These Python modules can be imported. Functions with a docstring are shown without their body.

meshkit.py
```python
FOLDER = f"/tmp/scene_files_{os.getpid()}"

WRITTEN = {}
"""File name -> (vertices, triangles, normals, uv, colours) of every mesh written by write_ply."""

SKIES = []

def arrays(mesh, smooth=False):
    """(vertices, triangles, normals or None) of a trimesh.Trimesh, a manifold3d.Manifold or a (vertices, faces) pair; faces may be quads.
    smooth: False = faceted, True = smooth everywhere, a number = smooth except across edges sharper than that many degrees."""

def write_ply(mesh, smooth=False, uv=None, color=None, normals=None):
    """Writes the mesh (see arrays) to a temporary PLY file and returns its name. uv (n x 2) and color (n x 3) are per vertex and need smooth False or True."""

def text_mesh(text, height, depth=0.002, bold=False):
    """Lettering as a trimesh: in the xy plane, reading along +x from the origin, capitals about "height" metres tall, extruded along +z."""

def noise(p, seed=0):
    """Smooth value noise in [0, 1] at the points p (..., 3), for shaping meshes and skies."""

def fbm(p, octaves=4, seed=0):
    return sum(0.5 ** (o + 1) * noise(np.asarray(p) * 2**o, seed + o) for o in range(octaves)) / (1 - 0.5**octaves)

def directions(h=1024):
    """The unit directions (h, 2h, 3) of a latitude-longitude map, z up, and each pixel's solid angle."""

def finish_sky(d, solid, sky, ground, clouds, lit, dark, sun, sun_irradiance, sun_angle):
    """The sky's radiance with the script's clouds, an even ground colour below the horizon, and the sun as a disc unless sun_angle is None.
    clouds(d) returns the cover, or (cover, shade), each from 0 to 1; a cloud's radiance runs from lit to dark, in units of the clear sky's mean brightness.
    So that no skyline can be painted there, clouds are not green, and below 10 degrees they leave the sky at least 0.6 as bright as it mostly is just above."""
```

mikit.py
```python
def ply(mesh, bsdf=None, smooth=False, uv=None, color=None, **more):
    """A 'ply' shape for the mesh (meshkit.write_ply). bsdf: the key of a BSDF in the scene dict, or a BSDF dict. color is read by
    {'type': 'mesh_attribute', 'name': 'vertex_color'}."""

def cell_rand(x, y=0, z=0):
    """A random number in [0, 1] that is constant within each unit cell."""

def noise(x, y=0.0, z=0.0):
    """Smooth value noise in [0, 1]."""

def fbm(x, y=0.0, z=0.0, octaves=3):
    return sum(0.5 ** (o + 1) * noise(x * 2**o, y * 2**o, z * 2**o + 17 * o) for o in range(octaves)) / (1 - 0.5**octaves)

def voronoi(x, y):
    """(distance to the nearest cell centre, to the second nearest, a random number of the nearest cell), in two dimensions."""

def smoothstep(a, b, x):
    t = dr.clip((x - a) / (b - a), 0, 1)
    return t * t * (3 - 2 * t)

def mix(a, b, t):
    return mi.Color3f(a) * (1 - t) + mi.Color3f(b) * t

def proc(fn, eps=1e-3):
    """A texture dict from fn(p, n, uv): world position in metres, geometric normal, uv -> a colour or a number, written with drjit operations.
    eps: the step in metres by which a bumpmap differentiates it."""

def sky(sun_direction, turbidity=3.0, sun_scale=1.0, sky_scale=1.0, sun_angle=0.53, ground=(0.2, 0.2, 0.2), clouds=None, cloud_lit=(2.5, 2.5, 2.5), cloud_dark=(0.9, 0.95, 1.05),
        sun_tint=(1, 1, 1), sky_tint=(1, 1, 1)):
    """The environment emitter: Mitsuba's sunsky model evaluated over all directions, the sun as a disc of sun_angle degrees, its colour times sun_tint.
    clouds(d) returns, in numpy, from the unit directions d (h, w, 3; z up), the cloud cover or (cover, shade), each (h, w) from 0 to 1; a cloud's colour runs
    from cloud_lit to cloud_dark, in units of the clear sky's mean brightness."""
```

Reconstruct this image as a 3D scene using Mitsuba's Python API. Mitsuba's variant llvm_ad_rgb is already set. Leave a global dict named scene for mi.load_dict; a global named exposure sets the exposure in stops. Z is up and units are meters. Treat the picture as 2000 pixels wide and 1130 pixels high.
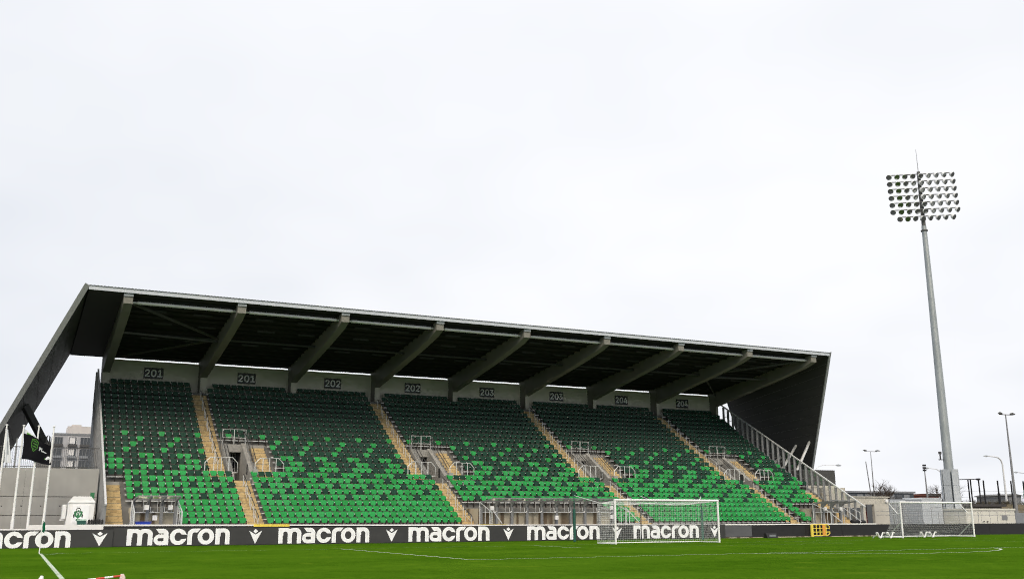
import math, random
import numpy as np, trimesh, shapely
from shapely import affinity
from shapely.geometry import Polygon, Point, box as sbox
from shapely.ops import unary_union
import mitsuba as mi, mikit, meshkit
import drjit as dr
mi.set_variant('llvm_ad_rgb') if mi.variant() is None else None
T = mi.ScalarTransform4f
scene, labels = {}, {}
RNG = random.Random(7)

# ------------------------------------------------------------------ camera, sky, exposure
CAM = np.array([-1.173, -50.279, 1.402]); YAW, PITCH, ROLL, FOC = math.radians(26.253), math.radians(13.123), math.radians(-0.213), 1926.13
_f = np.array([math.sin(YAW) * math.cos(PITCH), math.cos(YAW) * math.cos(PITCH), math.sin(PITCH)])
_r = np.array([math.cos(YAW), -math.sin(YAW), 0.0]); _u = np.cross(_r, _f)
_u = math.cos(ROLL) * _u - math.sin(ROLL) * _r
scene['camera'] = {'type': 'perspective', 'fov': 2 * math.degrees(math.atan(1000 / FOC)), 'fov_axis': 'x', 'near_clip': 0.1, 'far_clip': 4000.0,
                   'to_world': T().look_at(origin=CAM.tolist(), target=(CAM + _f).tolist(), up=_u.tolist())}


def clouds(d):
    q = d / np.maximum(d[..., 2:3] + 0.25, 0.05)
    a = meshkit.fbm(q * [0.9, 0.9, 0] + [3.1, 7.7, 0.5], 4, 5)
    b = meshkit.fbm(q * [2.6, 2.6, 0] + [1.3, 2.2, 1.5], 4, 9)
    s = 0.17 + 1.1 * (a - 0.5) + 0.45 * (b - 0.5)
    s = s + 0.62 * np.maximum(0.30 - d[..., 0], 0) + 0.35 * np.maximum(d[..., 0] - 0.62, 0) * (d[..., 2] > 0) + 0.50 * (0.36 - d[..., 2]) * np.clip(1.1 - 1.6 * d[..., 0], 0, 1.2)   # the cloud sheet is thicker towards the west
    return np.ones(d.shape[:2]), np.clip(s, 0, 1)


exposure = 2.65
scene['sky'] = mikit.sky((-0.30, -0.72, 0.62), turbidity=3, sun_scale=0.30, sun_angle=28, sun_tint=(0.90, 0.97, 1.10), clouds=clouds, cloud_lit=(1.95, 1.97, 2.03), cloud_dark=(1.25, 1.36, 1.53), ground=(0.08, 0.11, 0.05))

# ------------------------------------------------------------------ materials
def rgb(c): return {'type': 'rgb', 'value': list(c)}
def mat(name, color, rough=0.6, metal=0.0, spec=0.5, bump=None, **kw):
    c = mikit.proc(color) if callable(color) else rgb(color)
    r = mikit.proc(rough) if callable(rough) else float(rough)
    b = {'type': 'principled', 'base_color': c, 'roughness': r, 'metallic': float(metal), 'specular': float(spec), **kw}
    if bump: b = {'type': 'bumpmap', 'arbitrary': mikit.proc(bump[0], bump[2] if len(bump) > 2 else 1e-3), 'scale': bump[1], 'bsdf': b}
    scene[name] = {'type': 'twosided', 'bsdf': b}
    return name
fbm, noise, mix, smooth = mikit.fbm, mikit.noise, mikit.mix, mikit.smoothstep

def grass_col(p, n, uv):
    a = fbm(p.x * 0.35, p.y * 0.35, 0, 3); b = fbm(p.x * 2.3, p.y * 2.3, 3, 3); c = noise(p.x * 21, p.y * 21)
    t = dr.clip(0.5 + 1.7 * (0.40 * a + 0.35 * b + 0.25 * c - 0.5), 0, 1)
    stripe = smooth(-0.12, 0.12, dr.sin(p.y * 2 * math.pi / 11.0) )
    col = mix((0.021, 0.060, 0.002), (0.052, 0.108, 0.006), t * 0.85 + 0.10 * stripe)
    worn = smooth(0.66, 0.84, fbm(p.x * 0.9 + 40, p.y * 0.9, 8, 4))
    return mix(col, (0.070, 0.118, 0.008), worn * 0.5)
def line_col(p, n, uv):
    t = smooth(0.35, 0.75, 0.6 * noise(p.x * 9, p.y * 9, 5) + 0.4 * noise(p.x * 33, p.y * 33, 1))
    return mix((0.36, 0.40, 0.35), (0.10, 0.18, 0.05), t * 0.7)
def conc_col(p, n, uv):
    t = fbm(p.x * 0.9 + p.y * 0.5, p.y * 0.9, p.z * 0.9, 4); s = noise(p.x * 5.5 + p.y * 5.5, 0, p.z * 0.55)
    return mix((0.27, 0.265, 0.25), (0.40, 0.395, 0.375), 0.75 * t + 0.25 * s)
def stain_col(p, n, uv):
    t = fbm(p.x * 2.1, p.y * 2.1, p.z * 0.35, 4); s = smooth(0.5, 0.72, noise(p.x * 3.3 + 9, p.y * 3.3, p.z * 0.15))
    c = mix((0.56, 0.52, 0.42), (0.40, 0.35, 0.26), t)
    return mix(c, (0.10, 0.065, 0.035), s * 0.85)
def dark_conc_col(p, n, uv):
    return mix((0.13, 0.128, 0.122), (0.20, 0.196, 0.185), fbm(p.x * 1.7, p.y * 1.7, p.z * 1.7, 3))
def step_col(p, n, uv):
    t = fbm(p.x * 2.2, p.y * 2.2, p.z * 2.2, 4); s = smooth(0.52, 0.78, noise(p.x * 6, p.y * 6, p.z * 3))
    return mix(mix((0.60, 0.47, 0.25), (0.50, 0.37, 0.185), t), (0.27, 0.18, 0.085), s * 0.5)
def board_col(p, n, uv):
    return mix((0.034, 0.034, 0.036), (0.050, 0.050, 0.051), fbm(p.x * 0.6, 0, p.z * 2.0, 3))
def cream_col(p, n, uv):
    return mix((0.56, 0.545, 0.48), (0.63, 0.615, 0.55), fbm(p.x * 0.5, p.y * 0.5, p.z * 0.8, 3))
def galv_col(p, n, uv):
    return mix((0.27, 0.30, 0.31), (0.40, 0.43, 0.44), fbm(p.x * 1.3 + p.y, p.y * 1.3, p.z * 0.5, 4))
def earth_col(p, n, uv):
    return mix((0.055, 0.047, 0.030), (0.115, 0.095, 0.062), fbm(p.x * 0.7, p.y * 0.7, p.z * 1.5, 4))
def asphalt_col(p, n, uv):
    return mix((0.055, 0.055, 0.055), (0.10, 0.10, 0.098), fbm(p.x * 0.8, p.y * 0.8, 0, 4))
def plaster_col(p, n, uv):
    return mix((0.36, 0.365, 0.38), (0.41, 0.415, 0.43), fbm(p.x * 0.3, p.y * 0.3, p.z * 0.3, 3))

M_GRASS = mat('m_grass', grass_col, 1.0, spec=0.0, bump=(lambda p, n, uv: noise(p.x * 26, p.y * 26) * 0.6 + noise(p.x * 9, p.y * 9) , 0.012, 4e-3))
M_LINE = mat('m_line', line_col, 1.0, spec=0.0)
M_LINEOLD = mat('m_lineworn', lambda p, n, uv: mix((0.20, 0.25, 0.15), (0.045, 0.11, 0.006), smooth(0.3, 0.7, fbm(p.x * 3, p.y * 9, 5, 3))), 1.0, spec=0.0)
M_CONC = mat('m_conc', conc_col, 0.85, spec=0.2)
M_STAIN = mat('m_stain', stain_col, 0.85, spec=0.2)
M_TERR = mat('m_terrace', dark_conc_col, 0.85, spec=0.2)
M_STEP = mat('m_step', step_col, 0.85, spec=0.2)
M_BOARD = mat('m_board', board_col, 0.5, spec=0.4)
M_CREAM = mat('m_cream', cream_col, 0.8, spec=0.2)
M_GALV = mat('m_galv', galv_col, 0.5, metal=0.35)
M_EARTH = mat('m_earth', earth_col, 0.95, spec=0.1)
M_ASPH = mat('m_asphalt', asphalt_col, 0.9, spec=0.2)
M_PLAST = mat('m_plaster', plaster_col, 0.85, spec=0.2)
M_WHITE = mat('m_white', (0.82, 0.82, 0.82), 0.35)
M_VINYL = mat('m_vinyl', (0.88, 0.89, 0.92), 0.5, spec=0.3)
M_WALLBLACK = mat('m_wallblack', (0.022, 0.022, 0.024), 0.55, spec=0.3)
M_GREYPANEL = mat('m_greypanel', lambda p, n, uv: mix((0.075, 0.078, 0.085), (0.11, 0.113, 0.12), fbm(p.x * 1.5, 0, p.z * 2, 3)), 0.5)
M_CAP = mat('m_cap', (0.80, 0.80, 0.79), 0.6, spec=0.3)
M_STEEL = mat('m_steel', (0.085, 0.086, 0.082), 0.55)
M_BEAM = mat('m_beam', lambda p, n, uv: mix((0.185, 0.182, 0.158), (0.230, 0.226, 0.198), fbm(p.x * 2, p.y * 0.6, p.z * 0.6, 3)), 0.6, spec=0.3)
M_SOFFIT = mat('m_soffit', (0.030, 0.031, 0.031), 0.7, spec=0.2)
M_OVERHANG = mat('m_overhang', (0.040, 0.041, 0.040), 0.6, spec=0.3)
M_DIM = mat('m_dimmetal', (0.055, 0.058, 0.06), 0.5)
M_CLAD = mat('m_clad', (0.060, 0.061, 0.060), 0.6, spec=0.3)
M_FASCIA = mat('m_fascia', (0.50, 0.535, 0.585), 0.5)
M_FASCIAD = mat('m_fasciad', (0.20, 0.21, 0.21), 0.5)
M_EDGE = mat('m_edge', (0.30, 0.315, 0.315), 0.5)
M_RAIL = mat('m_rail', (0.68, 0.69, 0.69), 0.45, metal=0.25)
M_RAILD = mat('m_raildark', (0.06, 0.06, 0.06), 0.5)
M_FRAME = mat('m_frame', (0.24, 0.245, 0.25), 0.5, metal=0.3)
M_SIGN = mat('m_sign', (0.035, 0.037, 0.042), 0.5)
M_SIGNTXT = mat('m_signtxt', (0.86, 0.87, 0.90), 0.5)
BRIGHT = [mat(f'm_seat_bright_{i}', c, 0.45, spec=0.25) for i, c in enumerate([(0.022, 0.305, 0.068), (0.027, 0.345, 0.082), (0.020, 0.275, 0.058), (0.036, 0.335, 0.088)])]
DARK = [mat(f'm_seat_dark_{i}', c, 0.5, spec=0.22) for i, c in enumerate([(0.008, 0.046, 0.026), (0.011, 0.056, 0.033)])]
M_BRACK = mat('m_bracket', (0.040, 0.033, 0.030), 0.6, spec=0.2)
M_SEATMIX = 'm_seatmix'
scene[M_SEATMIX] = {'type': 'twosided', 'bsdf': {'type': 'principled', 'base_color': {'type': 'mesh_attribute', 'name': 'vertex_color'}, 'roughness': 0.48, 'specular': 0.24}}
scene['m_glass'] = {'type': 'thindielectric', 'int_ior': 1.5}
M_GLASS = 'm_glass'
M_NET = mat('m_net', (0.80, 0.82, 0.82), 0.7, spec=0.2)
M_POLEG = mat('m_polegreen', (0.012, 0.085, 0.062), 0.5)
M_BLACK = mat('m_black', (0.012, 0.012, 0.013), 0.6)
M_FLAGK = mat('m_flagblack', (0.008, 0.008, 0.011), 0.85, spec=0.1)
M_FLAGW = mat('m_flagwhite', (0.72, 0.74, 0.78), 0.85, spec=0.1)
M_FLAGG = mat('m_flaggreen', (0.10, 0.33, 0.05), 0.85, spec=0.1)
M_CFLAG = mat('m_cornerflag', (0.008, 0.11, 0.055), 0.8, spec=0.1)
M_BLUE = mat('m_blue', (0.012, 0.05, 0.50), 0.5)
M_YELLOW = mat('m_yellow', (0.80, 0.63, 0.09), 0.5)
M_RED = mat('m_red', (0.60, 0.07, 0.04), 0.5)
M_CREAMBOX = mat('m_creambox', lambda p, n, uv: mix((0.56, 0.55, 0.48), (0.66, 0.65, 0.58), fbm(p.x * 0.8, p.y, p.z * 1.4, 3)), 0.6)
M_LGREY = mat('m_lightgrey', (0.40, 0.43, 0.46), 0.5)
M_MGREY = mat('m_midgrey', (0.20, 0.215, 0.235), 0.5)
M_WINDOW = mat('m_window', (0.03, 0.035, 0.04), 0.08, spec=0.8)
M_CURTAIN = mat('m_curtain', (0.62, 0.62, 0.62), 0.8)
M_LENS = mat('m_lens', (0.34, 0.36, 0.35), 0.10, metal=0.9)
M_LAMPBODY = mat('m_lampbody', (0.74, 0.75, 0.74), 0.4)
M_BARK = mat('m_bark', (0.055, 0.042, 0.032), 0.9, spec=0.1)
M_HEDGE = mat('m_hedge', (0.060, 0.052, 0.034), 0.9, spec=0.1)
M_BRICK = mat('m_brickred', (0.115, 0.045, 0.035), 0.8, spec=0.2)
M_FARBLUE = mat('m_farblue', (0.05, 0.062, 0.075), 0.4)
M_FARGREY = mat('m_fargrey', (0.19, 0.20, 0.21), 0.7)
M_PINK = mat('m_pinkwall', (0.50, 0.475, 0.455), 0.8, spec=0.2)

# ------------------------------------------------------------------ mesh helpers
class MB:
    def __init__(s): s.v, s.f, s.n = [], [], 0
    def add(s, v, f):
        s.v.append(np.asarray(v, float)); s.f.append(np.asarray(f, int) + s.n); s.n += len(v); return s
    def mesh(s): return trimesh.Trimesh(np.vstack(s.v), np.vstack(s.f), process=False)
    def tm(s, m): return s.add(m.vertices, m.faces)
    def box(s, x0, x1, y0, y1, z0, z1, ch=0.0):
        if ch > 0:
            v = []
            for z, c in ((z0, 0), (z0 + ch, 1), (z1 - ch, 1), (z1, 0)):
                pass
        v = np.array([[x, y, z] for x in (x0, x1) for y in (y0, y1) for z in (z0, z1)])
        return s.add(v, BOXF)
    def bar(s, p0, p1, w, h, up=(0, 0, 1)):
        p0, p1 = np.asarray(p0, float), np.asarray(p1, float); d = p1 - p0; d /= np.linalg.norm(d)
        up = np.asarray(up, float)
        if abs(d @ up) > 0.98 * np.linalg.norm(up): up = np.array([0, 1.0, 0])
        a = np.cross(d, up); a /= np.linalg.norm(a); b = np.cross(a, d)
        v = [p + sa * a * w / 2 + sb * b * h / 2 for p in (p0, p1) for sa in (-1, 1) for sb in (-1, 1)]
        return s.add(v, BOXF)
    def tube(s, pts, r, n=8, cap=True):
        p = np.asarray(pts, float); r = np.broadcast_to(np.asarray(r, float), (len(p),))
        t = np.gradient(p, axis=0); t /= np.linalg.norm(t, axis=1, keepdims=True) + 1e-12
        ref = np.array([0, 0, 1.0]) if abs(t[0, 2]) < 0.9 else np.array([1.0, 0, 0])
        a = np.cross(t, ref); a /= np.linalg.norm(a, axis=1, keepdims=True) + 1e-9; b = np.cross(t, a)
        ang = np.arange(n) * 2 * math.pi / n
        v = (p[:, None] + r[:, None, None] * (np.cos(ang)[None, :, None] * a[:, None] + np.sin(ang)[None, :, None] * b[:, None])).reshape(-1, 3)
        f = []
        for i in range(len(p) - 1):
            for j in range(n):
                k = (j + 1) % n; q = (i * n + j, i * n + k, (i + 1) * n + k, (i + 1) * n + j)
                f += [(q[0], q[1], q[2]), (q[0], q[2], q[3])]
        if cap:
            for base, rev in ((0, 1), ((len(p) - 1) * n, 0)):
                for j in range(1, n - 1): f.append((base, base + j, base + j + 1) if not rev else (base, base + j + 1, base + j))
        return s.add(v, f)
    def prism(s, poly, axis, a, b):
        """poly: shapely polygon(s) in the two other axes (x: (y,z); y: (x,z); z: (x,y)), extruded from a to b along the axis."""
        for g in getattr(poly, 'geoms', [poly]):
            if g.is_empty or g.area < 1e-8: continue
            m = trimesh.creation.extrude_polygon(g, b - a, engine='earcut'); v = m.vertices; f = m.faces
            if axis == 'z': v2 = np.c_[v[:, 0], v[:, 1], v[:, 2] + a]
            elif axis == 'x': v2 = np.c_[v[:, 2] + a, v[:, 0], v[:, 1]]
            else: v2 = np.c_[v[:, 0], v[:, 2] + a, v[:, 1]]; f = f[:, ::-1]
            s.add(v2, f)
        return s
    def quad(s, a, b, c, d): return s.add([a, b, c, d], [[0, 1, 2], [0, 2, 3]])
BOXF = np.array([[0, 1, 3], [0, 3, 2], [4, 6, 7], [4, 7, 5], [0, 4, 5], [0, 5, 1], [2, 3, 7], [2, 7, 6], [0, 2, 6], [0, 6, 4], [1, 5, 7], [1, 7, 3]])
COUNT = {}
def key_for(name, parent=None):
    base = (parent + '__' if parent else '') + name
    n = COUNT.get(base, -1) + 1; COUNT[base] = n
    return base if n == 0 else f'{base}_{n:03d}'
def put(name, mb, m, parent=None, smooth=False, label=None, cat=None, group=None, kind=None, **kw):
    k = key_for(name, parent)
    if isinstance(mb, dict): scene[k] = {**mb, **kw}
    else: scene[k] = mikit.ply(mb.mesh() if isinstance(mb, MB) else mb, m, smooth=smooth, **kw)
    tag(k, label, cat, group, kind); return k
def tag(k, label=None, cat=None, group=None, kind=None):
    d = {a: b for a, b in (('label', label), ('category', cat), ('group', group), ('kind', kind)) if b}
    if d: labels[k] = d
def thing(name, label, cat, group=None):
    k = key_for(name); tag(k, label, cat, group); return k
ORD = ['', 'first', 'second', 'third', 'fourth', 'fifth', 'sixth', 'seventh', 'eighth', 'ninth', 'tenth', 'eleventh', 'twelfth', 'thirteenth', 'fourteenth', 'fifteenth', 'sixteenth', 'seventeenth']
def arc_pts(c, r, a0, a1, n, fn): return [fn(c, r, a0 + (a1 - a0) * i / n) for i in range(n + 1)]

# ------------------------------------------------------------------ ground
g = MB(); g.quad((-1500, -1500, -0.06), (1500, -1500, -0.06), (1500, 1500, -0.06), (-1500, 1500, -0.06))
put('ground', g, M_ASPH, kind='structure', label='grey hard ground round the stadium')
g = MB()
xs = np.concatenate([np.arange(-70, -8, 4.0), np.arange(-8, 86.1, 1.0)]); ys = np.concatenate([np.arange(-110, 8, 3.0), np.arange(8, 10.31, 0.2)])
X, Y = np.meshgrid(xs, ys, indexing='ij'); Z = np.where(Y > 8.5, 0.012 * meshkit.noise(np.stack([X * 1.3, Y * 3, X * 0], -1), 3) * (Y - 8.5), 0.0)
V = np.stack([X, Y, Z], -1).reshape(-1, 3); nx, ny = X.shape
i, j = np.meshgrid(np.arange(nx - 1), np.arange(ny - 1), indexing='ij'); q = (i * ny + j).ravel()
F = np.vstack([np.c_[q, q + ny, q + ny + 1], np.c_[q, q + ny + 1, q + 1]])
g.add(V, F); put('pitch_grass', g, M_GRASS, smooth=True, kind='structure', label='mown green football pitch')
# grass fringe growing against the boards
g = MB(); rs = np.random.default_rng(11)
for x in np.arange(-9, 62, 0.035):
    for _ in range(2):
        x0, y0 = x + rs.uniform(-.03, .03), rs.uniform(9.9, 10.30); h = rs.uniform(.02, .07); w = rs.uniform(.006, .012); dx = rs.uniform(-.03, .03)
        g.add([(x0 - w, y0, 0), (x0 + w, y0, 0), (x0 + dx, y0 - rs.uniform(0, .03), h)], [[0, 1, 2]])
put('grass_fringe', g, M_GRASS, kind='stuff', label='longer grass blades growing along the foot of the advertising boards', cat='grass')
# painted markings
def strip(name, pts, w, label):
    p = np.asarray(pts, float); t = np.gradient(p, axis=0); t /= np.linalg.norm(t, axis=1, keepdims=True); n = np.c_[-t[:, 1], t[:, 0]]
    a, b = p + n * w / 2, p - n * w / 2; z = np.full((len(p), 1), 0.004); v = np.vstack([np.c_[a, z], np.c_[b, z]]); k = len(p)
    f = [x for i in range(k - 1) for x in ((i, i + k, i + k + 1), (i, i + k + 1, i + 1))]
    put(name, MB().add(v, f), M_LINEOLD if 'faint' in label or 'far' in label else M_LINE, kind='structure', label=label)
strip('touchline', [(0.06, -0.12), (0.06, -60)], .12, 'white touchline running from the corner flag towards the viewer')
strip('goal_line', [(0, 0), (68, 0)], .10, 'faint white goal line under the goal')
strip('penalty_area_line', [(13.84, -0.12), (13.84, -16.38)], .12, 'white side line of the penalty area')
strip('penalty_area_line', [(13.78, -16.5), (54.22, -16.5)], .10, 'long white front line of the penalty area')
strip('penalty_area_line', [(54.16, -0.12), (54.16, -16.38)], .12, 'far side line of the penalty area')
strip('goal_area_line', [(24.84, -0.1), (24.84, -5.38)], .10, 'short white side line of the goal area')
strip('goal_area_line', [(24.78, -5.5), (43.22, -5.5)], .09, 'faint front line of the goal area')
strip('goal_area_line', [(43.16, -0.1), (43.16, -5.38)], .09, 'far side line of the goal area')
th = math.acos(5.5 / 9.15); strip('penalty_arc', [(34 + 9.15 * math.sin(a), -11 - 9.15 * math.cos(a)) for a in np.linspace(-th, th, 40)], .12, 'curved white arc in front of the penalty area')
strip('corner_arc', [(math.cos(a), -math.sin(a)) for a in np.linspace(0.1, math.pi / 2 - .1, 12)], .09, 'small quarter circle painted round the corner flag')

# ------------------------------------------------------------------ grandstand
GS = thing('grandstand', 'roofed grandstand with sloping dark roof and green seats behind the goal', 'grandstand')
XK = [4.15 + 7.3 * k for k in range(9)]; XL, XR = 3.55, 62.95
RY = lambda r: 13.87 + .709 * r
RZ = lambda r: 1.349 + .373 * r + .002 * r * r - .60
def profile(r0, r1, low=None):
    """outline in (y, z) of the treads r0..r1; low: its flat underside"""
    p = []
    for r in range(r0, r1 + 1): p += [(RY(r) - .45, RZ(r)), (RY(r) + .259, RZ(r))]
    zb = 0.0 if low is None else low
    return Polygon([(p[0][0], zb)] + p + [(p[-1][0], zb)])
VOM = [1, 3, 5, 7]; MOUTH = (.70, 1.85)
edges = [XL + .12] + [XK[k] + s for k in VOM for s in MOUTH] + [XR - .12]
for n in range(0, len(edges), 2): put('terrace', MB().prism(profile(0, 25), 'x', edges[n], edges[n + 1]), M_TERR, GS)
for k in VOM:
    a, b = XK[k] + MOUTH[0] + .002, XK[k] + MOUTH[1] - .002
    m = MB().prism(profile(0, 8), 'x', a, b).prism(profile(15, 25, RZ(15) - .5), 'x', a, b).box(a, b, RY(8) + .259, 32.2, 0, RZ(8))
    put('terrace', m, M_TERR, GS)
    va = key_for('vomitory', GS)
    fy = RY(8) + .26
    left = Polygon([(fy + .35, RZ(8)), (fy + .35, RZ(9) + .12), (RY(15) - .46, RZ(15) + .1), (RY(15) - .46, RZ(8))])
    scene[va] = mikit.ply(MB().prism(left, 'x', a - .32, a + .03).mesh(), M_CONC)
    right = Polygon([(fy + .05, RZ(8)), (fy + .05, RZ(9) + .42), (fy + .55, RZ(9) + .42), (RY(15) - .46, RZ(15) + .15), (RY(15) - .46, RZ(8))])
    put('parapet', MB().prism(right, 'x', b - .03, b + .34), M_CONC, va)
    put('lintel', MB().box(a - .3, b + .33, RY(15) - .60, RY(15) - .455, RZ(15) - .52, RZ(15) + .04), M_CONC, va)
    put('post', MB().box(b + .02, b + .36, fy - .28, fy + .045, RZ(8) - .3, RZ(8) + 1.0), M_CONC, va)
    put('partition_wall', MB().box(a + 1.0, b, RY(15) + .8, RY(15) + 1.0, RZ(8), RZ(15) - .5), M_RAILD, va)
    fr = MB()
    for x in (a + .44, a + .62, a + .80, a + .98): fr.box(x - .02, x + .02, RY(15) + .82, RY(15) + .88, RZ(8), RZ(15) - .5)
    for z in np.linspace(RZ(8) + .2, RZ(15) - .55, 5): fr.box(a + .42, a + 1.0, RY(15) + .81, RY(15) + .815, z - .02, z + .02)
    put('door_frame', fr, M_WHITE, va)
    put('wall_panel', MB().box(b - .045, b - .032, RY(9) + .9, RY(9) + 1.3, RZ(9) + .3, RZ(9) + 1.0), M_RAILD, va)
# stairs: two steps to a row
def flight(x0, x1, r0, r1):
    m = MB()
    for r in range(r0, r1 + 1):
        if r < r1 or r1 == 25:
            zm = (RZ(r) + RZ(r + 1)) / 2
        else: zm = RZ(r) + .19
        m.box(x0, x1, RY(r) - .455, RY(r) - .10, RZ(r) - .2, RZ(r) + .012)
        m.box(x0, x1, RY(r) - .10, RY(r) + .262, RZ(r) - .2, zm)
    return m
steps_n = 0
def stair(x0, x1, r0, r1, label=None):
    k = key_for('stairway', GS); first = True
    for r in range(r0, r1 + 1):
        zm = (RZ(r) + RZ(r + 1)) / 2
        for (ya, yb, z) in ((RY(r) - .455, RY(r) - .10, RZ(r) + .012), (RY(r) - .10, RY(r) + .262, zm)):
            put('step', MB().box(x0, x1, ya, yb - .004, z - .172, z), M_STEP, k)
    bed = Polygon([(RY(r0) - .43, 0)] + [q for r in range(r0, r1 + 1) for q in ((RY(r) - .43, RZ(r) - .02), (RY(r) - .075, RZ(r) - .02), (RY(r) - .075, (RZ(r) + RZ(r + 1)) / 2 - .02), (RY(r) + .25, (RZ(r) + RZ(r + 1)) / 2 - .02))] + [(RY(r1) + .25, 0)])
    put('step_bed', MB().prism(bed, 'x', x0 + .01, x1 - .01), M_TERR, k)
    tag(k, label)
for n, k in enumerate(VOM):
    stair(XK[k] + .50, XK[k] + 1.68, 0, 8, f'{ORD[n+1]} lower stairway from the left')
    stair(XK[k] - 1.0, XK[k] + .2, 9, 24, f'{ORD[n+1]} upper stairway from the left')
    stair(XK[k] + 2.42, XK[k] + 3.42, 9, 14)
    put('stair_end_wall', MB().box(XK[k] + 2.22, XK[k] + 3.5, RY(15) - .52, RY(15) - .456, RZ(14), RZ(15) + .02), M_CONC, GS)
stair(XL + .15, 4.72, 0, 7, 'short stairway at the left end')
stair(61.45, XR - .15, 0, 7, 'short stairway at the right end')
put('stair_end_wall', MB().box(XL + .15, 4.72, RY(8) - .5, RY(8) - .456, RZ(7), RZ(8) + .02), M_CONC, GS)
put('stair_end_wall', MB().box(61.45, XR - .15, RY(8) - .5, RY(8) - .456, RZ(7), RZ(8) + .02), M_CONC, GS)

# back wall, columns, beams, roof
for k in range(8):
    put('back_wall', MB().box(XK[k] + .29, XK[k + 1] - .29, 32.25, 32.45, 10.4, 13.78), M_CREAM, GS)
for k in range(9):
    x = XK[k]
    put('column', MB().box(x - .28, x + .28, 31.6, 32.5, 9.8, 12.66), M_CREAM, GS)
    beam = Polygon([(17.1, 15.20), (17.1, 15.66), (17.1, 15.845), (17.5, 15.80), (32.5, 14.0), (32.5, 12.66), (31.6, 12.62), (31.3, 12.68), (25.5, 13.62), (21.7, 14.22), (18.2, 14.86)])
    b = put('roof_beam', MB().prism(beam, 'x', x - .28, x + .28), M_BEAM, GS)
    put('end_plate', MB().box(x - .285, x + .285, 17.085, 17.098, 15.20, 15.655), M_BEAM, b)
    put('tip_band', MB().box(x - .30, x + .30, 17.0, 17.098, 15.665, 15.85), M_GALV, b)  # paler band across the top of the beam tip
    put('column_shade', MB().box(x - .31, x - .283, 31.2, 32.45, 10.6, 14.0), M_BEAM, b)  # shade of the column's left side, put into this darker sheet's colour
RX0, RX1 = 1.72, 64.28
SOF = lambda y: 15.87 - (y - 16.9) * (15.87 - 13.95) / (32.5 - 16.9)
roof = key_for('roof', GS)
dk = Polygon([(16.94, SOF(16.94)), (32.6, SOF(32.6)), (32.6, SOF(32.6) + .25), (16.94, 16.12)])
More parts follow.
